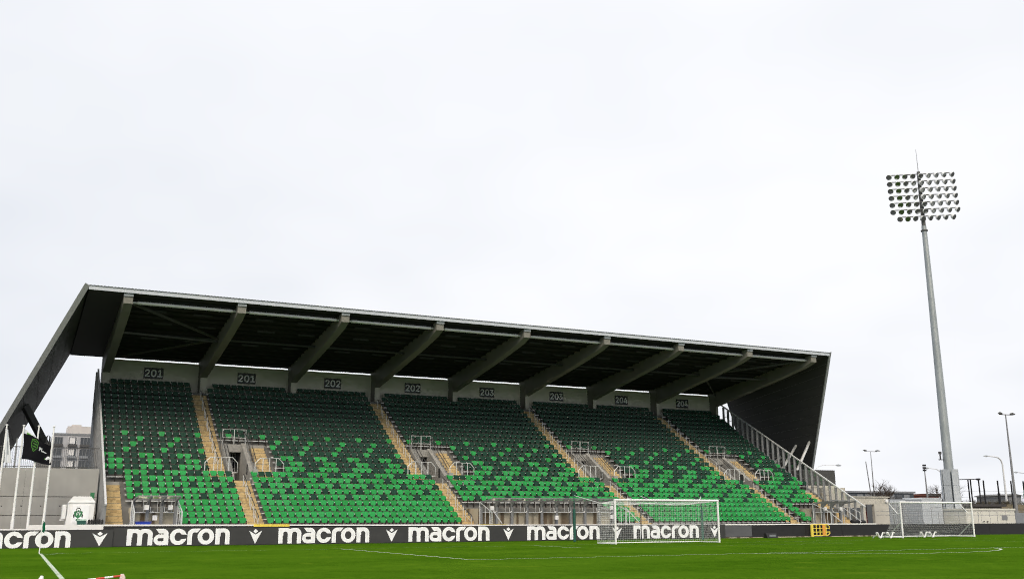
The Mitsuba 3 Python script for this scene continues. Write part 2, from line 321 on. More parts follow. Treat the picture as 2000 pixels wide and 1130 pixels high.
dm = MB().prism(dk, 'x', RX0, RX1).mesh(); dv = dm.vertices; sk = .2 * (dv[:, 1] - 16.9) / 15.6
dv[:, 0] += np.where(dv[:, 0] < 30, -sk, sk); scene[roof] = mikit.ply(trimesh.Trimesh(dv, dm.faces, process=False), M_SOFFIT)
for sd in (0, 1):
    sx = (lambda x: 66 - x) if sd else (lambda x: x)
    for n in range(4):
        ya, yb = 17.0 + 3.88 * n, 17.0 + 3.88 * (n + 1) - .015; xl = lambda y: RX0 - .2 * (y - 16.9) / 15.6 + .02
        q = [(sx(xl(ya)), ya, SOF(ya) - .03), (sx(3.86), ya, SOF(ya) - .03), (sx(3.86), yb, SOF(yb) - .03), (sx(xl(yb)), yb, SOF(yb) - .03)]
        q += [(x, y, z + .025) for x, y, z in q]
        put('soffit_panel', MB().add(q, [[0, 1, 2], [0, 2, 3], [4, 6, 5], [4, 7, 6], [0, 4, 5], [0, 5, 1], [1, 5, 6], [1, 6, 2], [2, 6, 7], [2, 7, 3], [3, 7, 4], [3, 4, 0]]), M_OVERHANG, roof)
put('fascia', MB().box(RX0, RX1, 16.86, 16.935, 15.86, 16.13), M_FASCIA, roof)
for y in np.arange(17.9, 32.3, 1.05):
    put('purlin', MB().box(XK[0] + .3, XK[8] - .3, y - .05, y + .05, SOF(y) - .13, SOF(y) - .002), M_SOFFIT, roof)
m = MB(); nw = 300; xw = np.linspace(RX0, RX1, nw * 2 + 1); zw = np.where(np.arange(nw * 2 + 1) % 2, .030, 0.0)
for y0, z0, y1, z1 in ((16.80, 16.135, 32.7, SOF(32.7) + .27),):
    vt = np.vstack([np.c_[xw, xw * 0 + y0, z0 + zw], np.c_[xw, xw * 0 + y1, z1 + zw], np.c_[xw, xw * 0 + y0, z0 + zw - .03], np.c_[xw, xw * 0 + y1, z1 + zw - .03]]); n = len(xw)
    f = []
    for i in range(n - 1):
        f += [(i, i + 1, i + 1 + n), (i, i + 1 + n, i + n), (2 * n + i + 1, 2 * n + i, 3 * n + i), (2 * n + i + 1, 3 * n + i, 3 * n + i + 1), (2 * n + i, 2 * n + i + 1, i + 1), (2 * n + i, i + 1, i)]
    m.add(vt, f)
put('roof_sheet', m, M_STEEL, roof)
# the folded side slabs with lapped cladding boards
for sd in (0, 1):
    mx = (lambda P: np.array([66 - P[0], P[1], P[2]])) if sd else (lambda P: np.asarray(P, float))
    F0, R0, vv = np.array([1.72, 16.86, 16.13]), np.array([1.52, 32.55, 14.05]), np.array([-.48, .85, -1.0])
    zend = 4.6 if not sd else 6.0
    F1, R1 = F0 + vv * (F0[2] - zend), R0 + vv * (R0[2] - zend)
    if sd:
        n0 = np.cross(R0 - F0, vv); n0 /= np.linalg.norm(n0); R1 = np.array([-2.5, 34.2, 6.0]); R1 = R1 - n0 * ((R1 - F0) @ n0)
    nrm = np.cross(R0 - F0, vv); nrm /= np.linalg.norm(nrm)
    if nrm[0] < 0: nrm = -nrm           # towards the stand
    k = key_for('side_slab', roof)
    out = -.24 * nrm
    vs = [mx(P - .03 * nrm) for P in (F0, R0, R1, F1)] + [mx(P) for P in (F0 + out, R0 + out, R1 + out, F1 + out)]
    fc = np.array([[0, 1, 2], [0, 2, 3], [4, 6, 5], [4, 7, 6], [0, 4, 5], [0, 5, 1], [1, 5, 6], [1, 6, 2], [2, 6, 7], [2, 7, 3], [3, 7, 4], [3, 4, 0]])
    scene[k] = mikit.ply(MB().add(vs, fc).mesh(), M_FASCIAD)
    nb = 7 if sd == 0 else 12
    for i in range(nb):
        t0, t1 = i / nb, (i + 1) / nb - .003
        q = [F0 + (F1 - F0) * t0, R0 + (R1 - R0) * t0, R0 + (R1 - R0) * t1, F0 + (F1 - F0) * t1]
        ins = (R0 - F0) / np.linalg.norm(R0 - F0) * .16
        q = [q[0] + ins, q[1] - ins * .2, q[2] - ins * .2, q[3] + ins]
        a, bb = .016, .020
        vs = [mx(q[0] + nrm * a), mx(q[1] + nrm * a), mx(q[2] + nrm * bb), mx(q[3] + nrm * bb), mx(q[0]), mx(q[1]), mx(q[2]), mx(q[3])]
        put('cladding_board', MB().add(vs, fc), M_CLAD, roof)
    mm = MB(); d = (F1 - F0)
    mm.bar(mx(F0 + out * .45), mx(F1 + out * .45), .07, .33, up=nrm if not sd else (-nrm[0], nrm[1], nrm[2]))
    put('edge_trim', mm, M_EDGE, roof)
# pipes and braces under the roof
for k in range(8):
    x0, x1 = XK[k] + .29, XK[k + 1] - .29
    put('tie_pipe', MB().tube([(x0 + .35, 17.75, 15.42), (x1 - .2, 17.75, 15.42)], .115, 10).tube([(x0, 17.75, 15.42), (x0 + .45, 17.75, 15.42)], .07, 8).tube([(x1 - .3, 17.75, 15.42), (x1, 17.75, 15.42)], .07, 8), M_RAIL, GS, smooth=40)
    put('tie_pipe', MB().tube([(x0, 24.0, 14.46), (x1, 24.0, 14.46)], .085, 8), M_DIM, GS, smooth=40)
    for (fx, fy) in ((.2, 19.6), (.62, 19.7), (.3, 22.3), (.72, 22.4), (.25, 26), (.68, 26.1)):
        xx = XK[k] + 7.3 * fx; put('roof_lamp', MB().box(xx, xx + 1.25, fy - .07, fy + .07, SOF(fy) - .26, SOF(fy) - .15), M_DIM, GS)
for k, (s) in ((0, 1), (7, -1)):
    xa, xb = (XK[k] + .29, XK[k + 1] - .29) if s > 0 else (XK[k + 1] - .29, XK[k] + .29)
    put('roof_brace', MB().bar((xa, 17.9, 15.40), (xb, 24.0, 14.5), .14, .14), M_STEEL, GS)
    put('roof_brace', MB().bar((xa, 23.2, 14.35), (xb, 24.1, 14.30), .12, .12), M_STEEL, GS)
    put('roof_brace', MB().bar((xa, 31.2, 13.72), (xb, 24.2, 14.5), .12, .12), M_STEEL, GS)
# slanting struts from the stand's sides to the slabs
for a, b in (((64.2, 27.2, 5.6), (68.15, 28.7, 7.47)), ((64.9, 25.0, 5.9), (67.80, 25.96, 8.46)), ((65.0, 23.2, 5.5), (67.81, 24.07, 8.68))):
    put('strut', MB().tube([a, b], .13, 10), M_RAIL, GS, smooth=40)
put('strut', MB().bar((-1.26, 27.3, 9.36), (0.36, 28.3, 6.7), .42, .42), M_CLAD, GS)
put('strut_foot', MB().prism(Polygon([(-.25, 5.2), (.72, 5.2), (.85, 6.3), (.55, 6.9), (-.05, 6.7)]), 'y', 27.6, 28.9).box(-.1, .7, 27.5, 29, 4.3, 5.25), M_CONC, GS)

# glazed side walls
for sd, X in ((0, XL), (1, XR)):
    sw = key_for('side_wall', GS)
    rail0, rail1 = np.array([X, 13.0, 2.45]), np.array([X, 31.2, 12.75])
    zr = lambda y: rail0[2] + (y - 13.0) / 18.2 * (rail1[2] - rail0[2])
    plinth = Polygon([(13.1, 0)] + [(RY(r) - .45 + (0 if r else -.3), RZ(r) + .05) for r in range(26)] + [(32.0, RZ(25) + .05), (32.0, 0)])
    scene[sw] = mikit.ply(MB().prism(plinth, 'x', X - .09, X + .09).mesh(), M_FASCIAD)
    put('top_rail', MB().bar(rail0 + [0, -.25, -.12], rail1, .12, .10), M_RAIL, sw)
    ys = [13.12 + .709 * i for i in range(26)]
    for i, y in enumerate(ys):
        r = max(0, min(25, int((y - 13.42) / .709 + 1e-6)))
        z0 = RZ(r) + .04 if y > 13.4 else 0
        put('mullion', MB().box(X - .17, X + .07, y - .035, y + .035, max(0, z0 - (1.2 if sd == 0 else .4)), zr(y) - .06), M_FRAME, sw)
        if i < 25:
            y1 = ys[i + 1] - .037; y0 = y + .037
            put('glass_pane', MB().quad((X + .02, y0, z0 + .05), (X + .02, y1, z0 + .05), (X + .02, y1, zr(y1) - .08), (X + .02, y0, zr(y0) - .08)), M_GLASS, sw)
            zz = z0 + 1.05
            if zz < zr(y0) - .3: put('glazing_bar', MB().box(X - .01, X + .01, y0, y1, zz - .02, zz + .02), M_FRAME, sw)
# ------------------------------------------------------------------ section signs
for k, t in enumerate(['201', '201', '202', '202', '203', '203', '204', '204']):
    c = (XK[k] + XK[k + 1]) / 2 - .1
    s = put('section_sign', MB().box(c - .74, c + .74, 32.20, 32.245, 12.40, 13.27), M_SIGN, label=f'{ORD[k+1]} section sign from the left on the back wall under the roof, reading {t}', cat='sign')
    tmesh = meshkit.text_mesh(t, .54, .012, bold=True); b = tmesh.bounds; v = tmesh.vertices - [(b[0][0] + b[1][0]) / 2, (b[0][1] + b[1][1]) / 2, 0]
    mm = trimesh.Trimesh(np.c_[c + v[:, 0], 32.196 - v[:, 2], 12.835 + v[:, 1]], tmesh.faces, process=False)
    put('lettering', mm, M_SIGNTXT, s)

# ------------------------------------------------------------------ perimeter wall and boards
W = thing('perimeter_wall', 'low black wall with thin white cap running in front of the seats', 'wall')
CAPZ = lambda x: np.interp(x, [3.4, 14, 27, 47, 62.2], [1.225, 1.175, 1.10, 1.035, 1.01])   # the wall falls a little to the right
cx_ = [3.4, 14, 27, 47, 62.2]
put('wall', MB().prism(Polygon([(62.2, 0), (3.4, 0)] + [(x, CAPZ(x) - .09) for x in cx_]), 'y', 11.0, 11.22), M_WALLBLACK, W)
put('cap', MB().prism(Polygon([(x, CAPZ(x)) for x in cx_[::-1]] + [(x, CAPZ(x) - .085) for x in cx_]), 'y', 10.96, 11.26), M_CAP, W)
put('grey_panel', MB().box(46.6, 49.3, 10.955, 10.995, .10, .925), M_GREYPANEL, W, label='dull grey panel')
for a, b in ((49.33, 54.6), (54.63, 58.4), (58.43, 62.15)): put('black_panel', MB().box(a, b, 10.97, 10.996, .06, .91), M_WALLBLACK, W)
put('footing', MB().box(46.4, 62.2, 10.85, 10.998, -.03, .055), M_STAIN, W)
put('gate_sill', MB().box(11.75, 13.9, 10.93, 10.955, 1.05, 1.17).box(11.75, 13.9, 10.93, 11.27, 1.19, 1.215), M_YELLOW, W, label='yellow sill below the first lower stairway')
put('gate_sill', MB().box(26.6, 28.6, 10.93, 11.27, 1.103, 1.12), M_YELLOW, W)
W2 = thing('concrete_wall', 'low pale concrete wall behind the leftmost board', 'wall')
put('wall', MB().box(-14, -.42, 11.0, 11.2, 0, 1.02), M_CAP, W2)
put('wall', MB().box(-.415, 3.39, 11.0, 11.2, 0, 1.22), M_CAP, W2)

def letter_shapes():
    """the wordmark's six letters in units of their height (x to the right, y up): [(letter, polygon), ...], and its whole width"""
    rr = lambda x0, y0, x1, y1, r: sbox(x0 + r, y0 + r, x1 - r, y1 - r).buffer(r, 16) if r > 0 else sbox(x0, y0, x1, y1)
    s = .265
    def arch(x0, x1):   # inverted U
        o = unary_union([rr(x0, .2, x1, 1, min(.36, (x1 - x0) / 2 - .001)), sbox(x0, 0, x1, .6)])
        r = (x1 - x0 - 2 * s) / 2; xc = (x0 + x1) / 2
        return o.difference(unary_union([sbox(x0 + s, -.1, x1 - s, .76 - r), Point(xc, .76 - r).buffer(r, 16)]))
    m = unary_union([arch(0, .84), arch(.84 - s, 1.68 - s), sbox(0, .5, .30, 1)])
    a = unary_union([rr(.10, .55, .82, 1, .0), sbox(.55, 0, .82, .8)])
    a = rr(-.5, -.5, .82, 1, .34).intersection(unary_union([Polygon([(.08, 1), (.30, .72), (.9, .72), (.9, 1)]), sbox(.55, -.0, .9, 1)]))
    bowl = unary_union([rr(0, 0, .64, .66, .32), sbox(.3, 0, .82, .26), sbox(.3, .44, .6, .66)]).difference(rr(.22, .24, .57, .43, .08))
    a = unary_union([a, bowl])
    ring = lambda w: affinity.scale(Point(0, 0).buffer(.5, 32), w, 1.0, origin=(0, 0))
    o = affinity.translate(ring(.95).difference(affinity.scale(Point(0, 0).buffer(.5, 32), .95 - 2 * s, .52, origin=(0, 0))), .475, .5)
    c = affinity.translate(o, 0, 0).difference(Polygon([(.62, .64), (1.2, .60), (1.2, .39), (.62, .36)]))
    r = unary_union([sbox(0, 0, s, .6), Polygon([(.3, 1), (.74, 1), (.56, .76), (.34, .76)]), rr(0, .2, .7, 1, .34).intersection(sbox(0, .2, .36, 1)).difference(rr(s, -.2, .9, .76, .14))])
    n = unary_union([arch(0, .84), sbox(0, .5, .30, 1)])
    out, x = [], 0
    for ch, sh, w, gap in (('m', m, 1.68 - s, .06), ('a', a, .82, .07), ('c', c, .92, .07), ('r', r, .56, .02), ('o', o, .95, .07), ('n', n, .84, 0)):
        out.append((ch, affinity.translate(sh, x, 0))); x += w + gap
    return out, x
LET, LW = letter_shapes()
EMBLEM = unary_union([Polygon([(-.37, .90), (0, .66), (.37, .90), (.0, .0)]), ])
EMBLEM = Polygon([(-.40, .88), (-.02, .63), (.02, .63), (.40, .88), (.0, .0)])
DIAMOND = Polygon([(-.165, .84), (0, 1.0), (.165, .84), (0, .68)]).buffer(-.01)
B = thing('advertising_board', 'long dark grey advertising board with white macron lettering in front of the seats', 'board')
for x in np.arange(3.9, 46.2, 6.07): put('panel', MB().box(x, min(x + 6.055, 46.35), 10.40, 10.46, .03, 1.02), M_BOARD, B)
def word(cx, y, z0, hgt, wid, par, skip=''):
    for ch, sh in LET:
        if ch in skip: continue
        g2 = affinity.translate(affinity.scale(sh, wid / LW, hgt, origin=(0, 0)), cx - wid / 2, z0)
        put('letter', MB().prism(g2, 'y', y - .005, y), M_VINYL, par)
def emblem(cx, y, z0, hgt, wid, par):
    g2 = [affinity.translate(affinity.scale(s, wid / .80, hgt, origin=(0, 0)), cx, z0) for s in (EMBLEM, DIAMOND)]
    put('emblem', MB().prism(g2[0], 'y', y - .005, y).prism(g2[1], 'y', y - .005, y), M_VINYL, par)
for cx in (7.44, 15.95, 24.2, 32.65, 41.1): word(cx, 10.398, .075, .90, 5.66, B)
for cx in (11.76, 20.25, 28.42, 36.92, 45.36): emblem(cx, 10.398, .08, .86, .77, B)
B2 = thing('advertising_board', 'leftmost dark board with large white lettering behind the corner flag', 'board')
put('panel', MB().box(-9.0, -2.02, 10.30, 10.36, 0, .95), M_BOARD, B2); put('panel', MB().box(-2.0, 3.88, 10.30, 10.36, 0, .95), M_BOARD, B2)
word(-1.02, 10.298, .0, .88, 5.5, B2); emblem(3.2, 10.298, .06, .80, .78, B2)
FB = thing('black_fence_board', 'low plain black board behind the training goal at the right edge', 'board')
for a in np.arange(62.4, 90, 4.6): put('panel', MB().box(a, a + 4.58, 11.45, 11.52, -.05, .93), M_WALLBLACK, FB)

# ------------------------------------------------------------------ seats
PAN = Polygon([(-.222, .775), (-.21, .79), (.21, .79), (.222, .775), (.160, .54), (.13, .508), (-.13, .508), (-.160, .54)])
BACK = Polygon([(-.12, .56), (-.212, .745), (-.214, .80), (-.195, .838), (-.165, .85), (.165, .85), (.195, .838), (.214, .80), (.212, .745), (.12, .56)])
def shear(m, k):
    m.vertices[:, 1] += (m.vertices[:, 2] - .42) * k; return m
m_pan = shear(MB().prism(PAN, 'y', -.14, -.05).mesh(), .10)
m_back = shear(MB().prism(BACK, 'y', .04, .085).mesh(), .16)
m_brk = MB().box(.226, .270, -.02, .14, 0, .70).mesh()
m_cap = MB().box(.224, .272, -.10, -.03, .665, .715).mesh()
t_pan, t_back = mikit.ply(m_pan, smooth=25), mikit.ply(m_back, smooth=25)
t_brk, t_cap = mikit.ply(m_brk, M_BRACK), mikit.ply(m_cap, M_CAP)
P = .4955
def runs():
    """rows of seats: (row, block, x centres, lattice index)"""
    out = []
    for r in range(26):
        if r <= 8:
            for b in range(5):
                if b == 0:
                    xs = [(XK[1] + .20 - P * i, 26 - i) for i in range(30)]
                    lim = 8.0 if r < 4 else (5.0 if r < 8 else 3.85)
                    xs = [(x, c) for x, c in xs if x >= lim]
                else:
                    k = VOM[b - 1]; n = 27 if b < 4 else 12
                    xs = [(XK[k] + 1.93 + P * i, i) for i in range(n)]
                    if b == 2 and r < 4: xs = [(x, c) for x, c in xs if x > 38.9]
                    if b == 4: xs = [(x, c) for x, c in xs if x < (58.0 if r < 4 else 61.3 if r < 8 else 62.7)]
                out.append((r, b, xs))
        else:
            for b in range(5):
                if b == 0: xs = [(XK[1] - 1.25 - P * i, 26 - i) for i in range(14)]
                else:
                    k = VOM[b - 1]; n = 27 if b < 4 else 14
                    xs = [(XK[k] + .46 + P * i, i) for i in range(n)]
                    if r <= 14: xs = [(x, c) for x, c in xs if x > XK[k] + (3.6 if r > 9 else 4.1)]
                if r == 25: xs = [(x, c) for x, c in xs if min(abs(x - q) for q in XK) > .56]
                out.append((r, b, xs))
    return out
LOWER = {4: {2}, 5: {4}, 6: {1}, 7: {4}, 8: {1, 2}}
UP1 = {9: {3, 4, 0}, 10: {0, 4}, 11: {3, 4}, 12: {1}, 13: {2}, 14: {3}, 15: {1}}
UP2 = {9: {3, 4, 0}, 10: {0, 1}, 11: {4, 0}, 12: {3}, 13: {0}, 14: {2}, 15: {0}}
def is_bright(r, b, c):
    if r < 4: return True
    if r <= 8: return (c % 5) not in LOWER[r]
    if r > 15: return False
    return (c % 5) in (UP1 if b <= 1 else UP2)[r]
RUNS = runs(); every = []
for r, b, xs in RUNS:
    if not xs: continue
    xv = sorted(x for x, _ in xs); seg = [[xv[0], xv[0]]]
    for x in xv[1:]:
        if x - seg[-1][1] < .6: seg[-1][1] = x
        else: seg.append([x, x])
    for a, e in seg: put('seat_rail', MB().box(a - .25, e + .25, RY(r) + .02, RY(r) + .07, RZ(r) + .33, RZ(r) + .39), M_RAIL, GS)
    for i, (x, c) in enumerate(xs):
        every.append((math.dist((x, RY(r), RZ(r) + .6), CAM), r, b, x, c))
every.sort()
near, rest = every[:300], every[300:]
def seat_label(r, b, x, bright):
    col = 'bright green' if bright else 'dark green'
    off = 1.09 if r <= 8 else -.4
    n = min(range(4), key=lambda i: abs(XK[VOM[i]] + off - x)); cx = XK[VOM[n]] + off; side = 'left' if x < cx else 'right'
    row = [q for q in every if q[1] == r and (q[3] < cx) == (x < cx) and abs(q[3] - cx) <= abs(x - cx) + .01]
    return f'{col} seat, {ORD[r + 1]} row from front, {ORD[len(row)] if len(row) < len(ORD) else str(len(row)) + "th"} {side} of {ORD[n + 1]} {"lower" if r <= 8 else "upper"} stairway'
for _, r, b, x, c in near:
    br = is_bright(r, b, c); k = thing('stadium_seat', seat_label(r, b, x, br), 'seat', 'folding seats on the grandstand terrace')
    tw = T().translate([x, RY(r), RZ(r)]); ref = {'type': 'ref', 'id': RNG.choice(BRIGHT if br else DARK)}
    scene[k + '__seat_pan'] = {**t_pan, 'bsdf': ref, 'to_world': tw}; scene[k + '__backrest'] = {**t_back, 'bsdf': ref, 'to_world': tw}
    scene[k + '__bracket'] = {**t_brk, 'to_world': tw}; scene[k + '__bracket__cap'] = {**t_cap, 'to_world': tw}
sv, sf, sc, n = [], [], [], 0
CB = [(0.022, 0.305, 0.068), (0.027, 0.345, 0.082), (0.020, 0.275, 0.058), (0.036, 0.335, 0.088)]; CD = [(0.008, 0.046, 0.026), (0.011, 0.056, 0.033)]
for _, r, b, x, c in rest:
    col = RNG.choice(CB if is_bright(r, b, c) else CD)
    for m, cc in ((m_pan, col), (m_back, col), (m_brk, (0.040, 0.033, 0.030)), (m_cap, (.74, .74, .73))):
        sv.append(m.vertices + [x, RY(r), RZ(r)]); sf.append(m.faces + n); sc.append(np.tile(cc, (len(m.vertices), 1))); n += len(m.vertices)
put('far_stadium_seats', trimesh.Trimesh(np.vstack(sv), np.vstack(sf), process=False), M_SEATMIX, color=np.vstack(sc), kind='stuff', label='green folding seats of the farther rows and blocks', cat='seat', group='folding seats on the grandstand terrace')

# ------------------------------------------------------------------ railings on the stand
def pathbar(m, pts, r=.024, n=6): return m.tube(pts, r, n)
def hoop(x, r0, label):
    y0, y1 = RY(r0) - .2, RY(r0 + 1) + .1; z0, z1 = RZ(r0) + .05, RZ(r0 + 1) + .1; h = .92
    k = put('stair_handrail', MB().tube([(x, y0, z0), (x, y0, z0 + h)], .022, 6).tube([(x, y1, z1), (x, y1, z1 + h)], .022, 6).tube([(x, y0, z0 + .5), (x, y1, z1 + .5)], .018, 6), M_RAIL, label=label, cat='handrail', group='hoop handrails on the stairways')
    put('grip', MB().tube([(x, y0 - .14, z0 + h - .12), (x, y0, z0 + h), (x, y1, z1 + h), (x, y1 + .15, z1 + h - .02)], .03, 6), M_RAILD, k, smooth=40)
for n, k in enumerate(VOM):
    for i, r0 in enumerate((0, 2, 4, 6)): hoop(XK[k] + 1.12, r0, f'grey handrail, {ORD[i+1]} from the bottom of the {ORD[n+1]} lower stairway')
    for i, r0 in enumerate((10, 12, 14, 16, 18, 20, 22)): hoop(XK[k] - .32, r0, f'grey handrail, {ORD[i+1]} from the bottom of the {ORD[n+1]} upper stairway')
def barrier_front(x0, x1, r, label):
    y = RY(r) - .52; z0 = RZ(r) + .34; z1 = z0 + 1.02; c = .35
    m = MB().tube([(x0, y, z0), (x0, y, z1 - c), (x0 + c, y, z1), (x1 - c, y, z1), (x1, y, z1 - c), (x1, y, z0), (x0, y, z0)], .030, 6)
    k = put('vomitory_barrier', m, M_RAIL, label=label, cat='railing', smooth=40)
    for t in (.27, .5, .73):
        x = x0 + (x1 - x0) * t
        put('post', MB().tube([(x, y, z1), (x, y, z0), (x + .02, y - .12, z0 - .2), (x + .02, y - .22, z0 - .75)], .027, 6), M_RAIL, k, smooth=40)
for n, k in enumerate(VOM):
    w = f'the {ORD[n+1]} entrance tunnel from the left'
    barrier_front(XK[k] - 1.35, XK[k] + .82, 9, f'grey tube barrier with cut corners, left of {w}')
    barrier_front(XK[k] + 2.02, XK[k] + 4.0, 9, f'grey tube barrier with cut corners, right of {w}')
    x0, x1, y, z0 = XK[k] + .45, XK[k] + 2.12, RY(15) - .5, RZ(15) + .02
    kk = put('vomitory_barrier', MB().tube([(x0, y, z0), (x0, y, z0 + 1.1), (x1, y, z0 + 1.1), (x1, y, z0)], .030, 6).tube([(x0, y, z0 + .5), (x1, y, z0 + .5)], .026, 6), M_RAIL, label=f'grey rectangular tube barrier above {w}', cat='railing', smooth=40)
    put('post', MB().tube([((x0 + x1) / 2, y, z0 - .25), ((x0 + x1) / 2, y, z0 + 1.1)], .03, 6), M_RAIL, kk)
    for nm, xs_ in (('left', (XK[k] + .52, XK[k] + .30)), ('right', (XK[k] + 2.05, XK[k] + 2.28))):
        a0, a1 = np.array([0, RY(15) - .5, RZ(15) + .95]), np.array([0, RY(9) + .1, RZ(9) + 1.05]); m = MB(); gr = MB()
        for x in xs_: gr.tube([a0 + [x, 0, 0], a1 + [x, 0, 0]], .028, 6)
        for t in (0, .33, .66, 1):
            q = a0 + (a1 - a0) * t
            for x in xs_: m.tube([q + [x, 0, -.95], q + [x, 0, 0]], .016, 6)
        for x in xs_: m.tube([a0 + [x, 0, -.45], a1 + [x, 0, -.45]], .012, 6)
        for q in (a0, a1): m.tube([q + [xs_[0], 0, -.45], q + [xs_[1], 0, -.45]], .012, 6)
        kk = put('parapet_handrail', m, M_FRAME, label=f'double sloping handrail on the {nm} parapet of {w}', cat='handrail')
        put('grip', gr, M_RAILD, kk)
# ------------------------------------------------------------------ spectator shelters between the front wall and the seats
def shelter(xs, label, lamps):
    s = thing('platform_shelter', label, 'shelter'); x0, x1 = xs[0], xs[-1]
    put('back_wall', MB().box(x0, x1, 14.0, RY(4) - .46, 0, 2.18), M_STAIN, s)
    put('floor', MB().box(x0, x1, 11.24, 13.99, 0, .55), M_TERR, s)
    yb, yf = 13.55, 11.75
    for x in xs:
        put('post', MB().box(x - .09, x + .09, yb - .07, yb + .09, .5, 2.45), M_FRAME, s)
        put('bracket_arm', MB().prism(Polygon([(yb + .1, 2.2), (yb + .1, 2.66), (yf, 2.80), (yf, 2.72), (yb - .5, 2.58), (yb - .07, 2.3)]), 'x', x - .05, x + .05), M_FRAME, s)
    for a, b in zip(xs[:-1], xs[1:]):
        put('roof_panel', MB().quad((a + .05, yb + .15, 2.675), (b - .05, yb + .15, 2.675), (b - .05, yf - .04, 2.825), (a + .05, yf - .04, 2.825)), M_GLASS, s)
        put('roof_batten', MB().box(a + .05, b - .05, yb + .1, yb + .16, 2.64, 2.69), M_FRAME, s)
        put('rail', MB().tube([(a + .1, yb - .1, 1.90), (b - .1, yb - .1, 1.90)], .028, 6), M_RAIL, s)
        put('dark_band', MB().box(a + .1, b - .1, yb + .12, yb + .14, 1.93, 2.2), M_TERR, s)  # dark band between the rail and the seats above
        put('hanger', MB().box(a + .52, a + .54, yb - .3, yb - .28, 1.95, 2.6), M_RAIL, s)
        put('hanger', MB().tube([(a + .95, yb - .1, 2.25), (a + .95, yb - .1, 2.0), (a + 1.0, yb - .1, 1.93), (a + 1.07, yb - .1, 1.93), (a + 1.12, yb - .1, 2.0)], .025, 6), M_RAIL, s)
    put('front_edge', MB().box(x0, x1, yf - .09, yf - .05, 2.80, 2.86), M_FRAME, s)
    for x, z in lamps: put('lamp_box', MB().box(x - .13, x + .13, yb - .45, yb - .33, z, z + .28), M_WHITE, s)
    for x in (x0 - .12, x1 + .12):
        put('end_rail', MB().tube([(x, 11.5, 1.0), (x, 11.5, 1.9), (x, 13.5, 2.6), (x, 13.5, .6)], .03, 6).tube([(x, 11.9, .9), (x, 11.9, 2.0)], .022, 6).tube([(x, 12.6, .9), (x, 12.6, 2.25)], .022, 6), M_RAIL, s, smooth=40)
shelter(list(np.linspace(5.15, 7.55, 4)), 'small grey shelter with three bays at the left end of the stand', [(5.85, 2.05), (7.2, 2.05), (6.35, 1.45)])
shelter(list(np.linspace(27.85, 38.55, 10)), 'long grey open shelter of many bays in the middle of the stand front', [(28.5, 2.05), (33.6, 1.4), (38.2, 2.1), (38.2, 1.45)])
shelter(list(np.linspace(58.0, 60.9, 4)), 'small grey shelter at the right end of the stand front', [(58.9, 2.05), (60.6, 2.05)])
def slop(x, label):
    k = put('sloping_handrail', MB().tube([(x, 13.6, 2.25), (x, 11.9, 1.25), (x, 11.75, 1.15)], .03, 6), M_RAIL, label=label, cat='handrail', smooth=40)
    put('post', MB().tube([(x, 13.6, .6), (x, 13.6, 2.25)], .025, 6), M_RAIL, k)
slop(59.2, 'left sloping handrail by the small right-hand shelter'); slop(61.35, 'right sloping handrail by the small right-hand shelter'); slop(28.6, 'sloping handrail at the left end of the long shelter'); slop(39.7, 'sloping handrail beside the third lower stairway behind the goal')
bl = put('plastic_tub', MB().prism(Polygon([(5.3, .55), (5.98, .55), (6.05, 1.33), (5.23, 1.33)]), 'y', 12.3, 12.9), M_BLUE, label='blue plastic tub in the small left shelter', cat='tub')
put('rim', MB().box(5.19, 6.09, 12.25, 12.95, 1.335, 1.375), M_BLUE, bl)
kb = thing('kit_bag', 'black bags heaped below the right-hand end steps', 'bag')
for dx, w, h in ((0, .8, .42), (.7, .9, .34)):
    s_ = trimesh.creation.icosphere(2, 1.0); v = s_.vertices * [w / 2, .35, h / 2] * (1 + .12 * (meshkit.noise(s_.vertices * 2.2 + dx, 4)[:, None] - .5) * 2)
    put('bag_body', trimesh.Trimesh(v + [61.0 + dx, 12.1, 1.0 + h / 2 - .05], s_.faces, process=False), M_BLACK, kb, smooth=True)

# ------------------------------------------------------------------ goals
def net_panel(m, a, b, c, d, nu, nv, r, sag=0.0):
    """strands between the corners a-b (top) and d-c (bottom)"""
    a, b, c, d = (np.asarray(x, float) for x in (a, b, c, d))
    n = np.cross(b - a, d - a); n /= np.linalg.norm(n)
    def P_(u, v): return (a * (1 - u) + b * u) * (1 - v) + (d * (1 - u) + c * u) * v + n * sag * math.sin(math.pi * v) * math.sin(math.pi * u) - np.array([0, 0, abs(sag) * .15 * math.sin(math.pi * u)])
    for i in range(nu + 1): m.tube([P_(i / nu, t) for t in np.linspace(0, 1, 7)], r, 3, cap=False)
    for j in range(nv + 1): m.tube([P_(t, j / nv) for t in np.linspace(0, 1, 13)], r, 3, cap=False)
G = thing('football_goal', 'white football goal with hanging net in front of the advertising board', 'goal')
x0, x1 = 30.28, 37.72
for x in (x0, x1): put('post', MB().tube([(x, 0, 0), (x, 0, 2.52)], .062, 14), M_WHITE, G, smooth=40)
put('crossbar', MB().tube([(x0 - .062, 0, 2.50), (x1 + .062, 0, 2.50)], .062, 14), M_WHITE, G, smooth=40)
nt = MB(); yr = 1.95
net_panel(nt, (x0, yr, 2.36), (x1, yr, 2.36), (x1, yr + .1, .03), (x0, yr + .1, .03), 56, 18, .0040, .05)
for x in (x0 - .02, x1 + .02): net_panel(nt, (x, 0.05, 2.46), (x, yr, 2.36), (x, yr + .1, .03), (x, .05, .03), 16, 18, .0040, .04)
net_panel(nt, (x0, .05, 2.46), (x1, .05, 2.46), (x1, yr, 2.36), (x0, yr, 2.36), 56, 16, .0040, -.10)
put('net', nt, M_NET, G, kind='stuff')
put('net_rope', MB().tube([(x0 + (x1 - x0) * t, yr - .03, 2.37 - .10 * abs(math.sin(2 * math.pi * t))) for t in np.linspace(0, 1, 25)], .028, 6), M_NET, G)
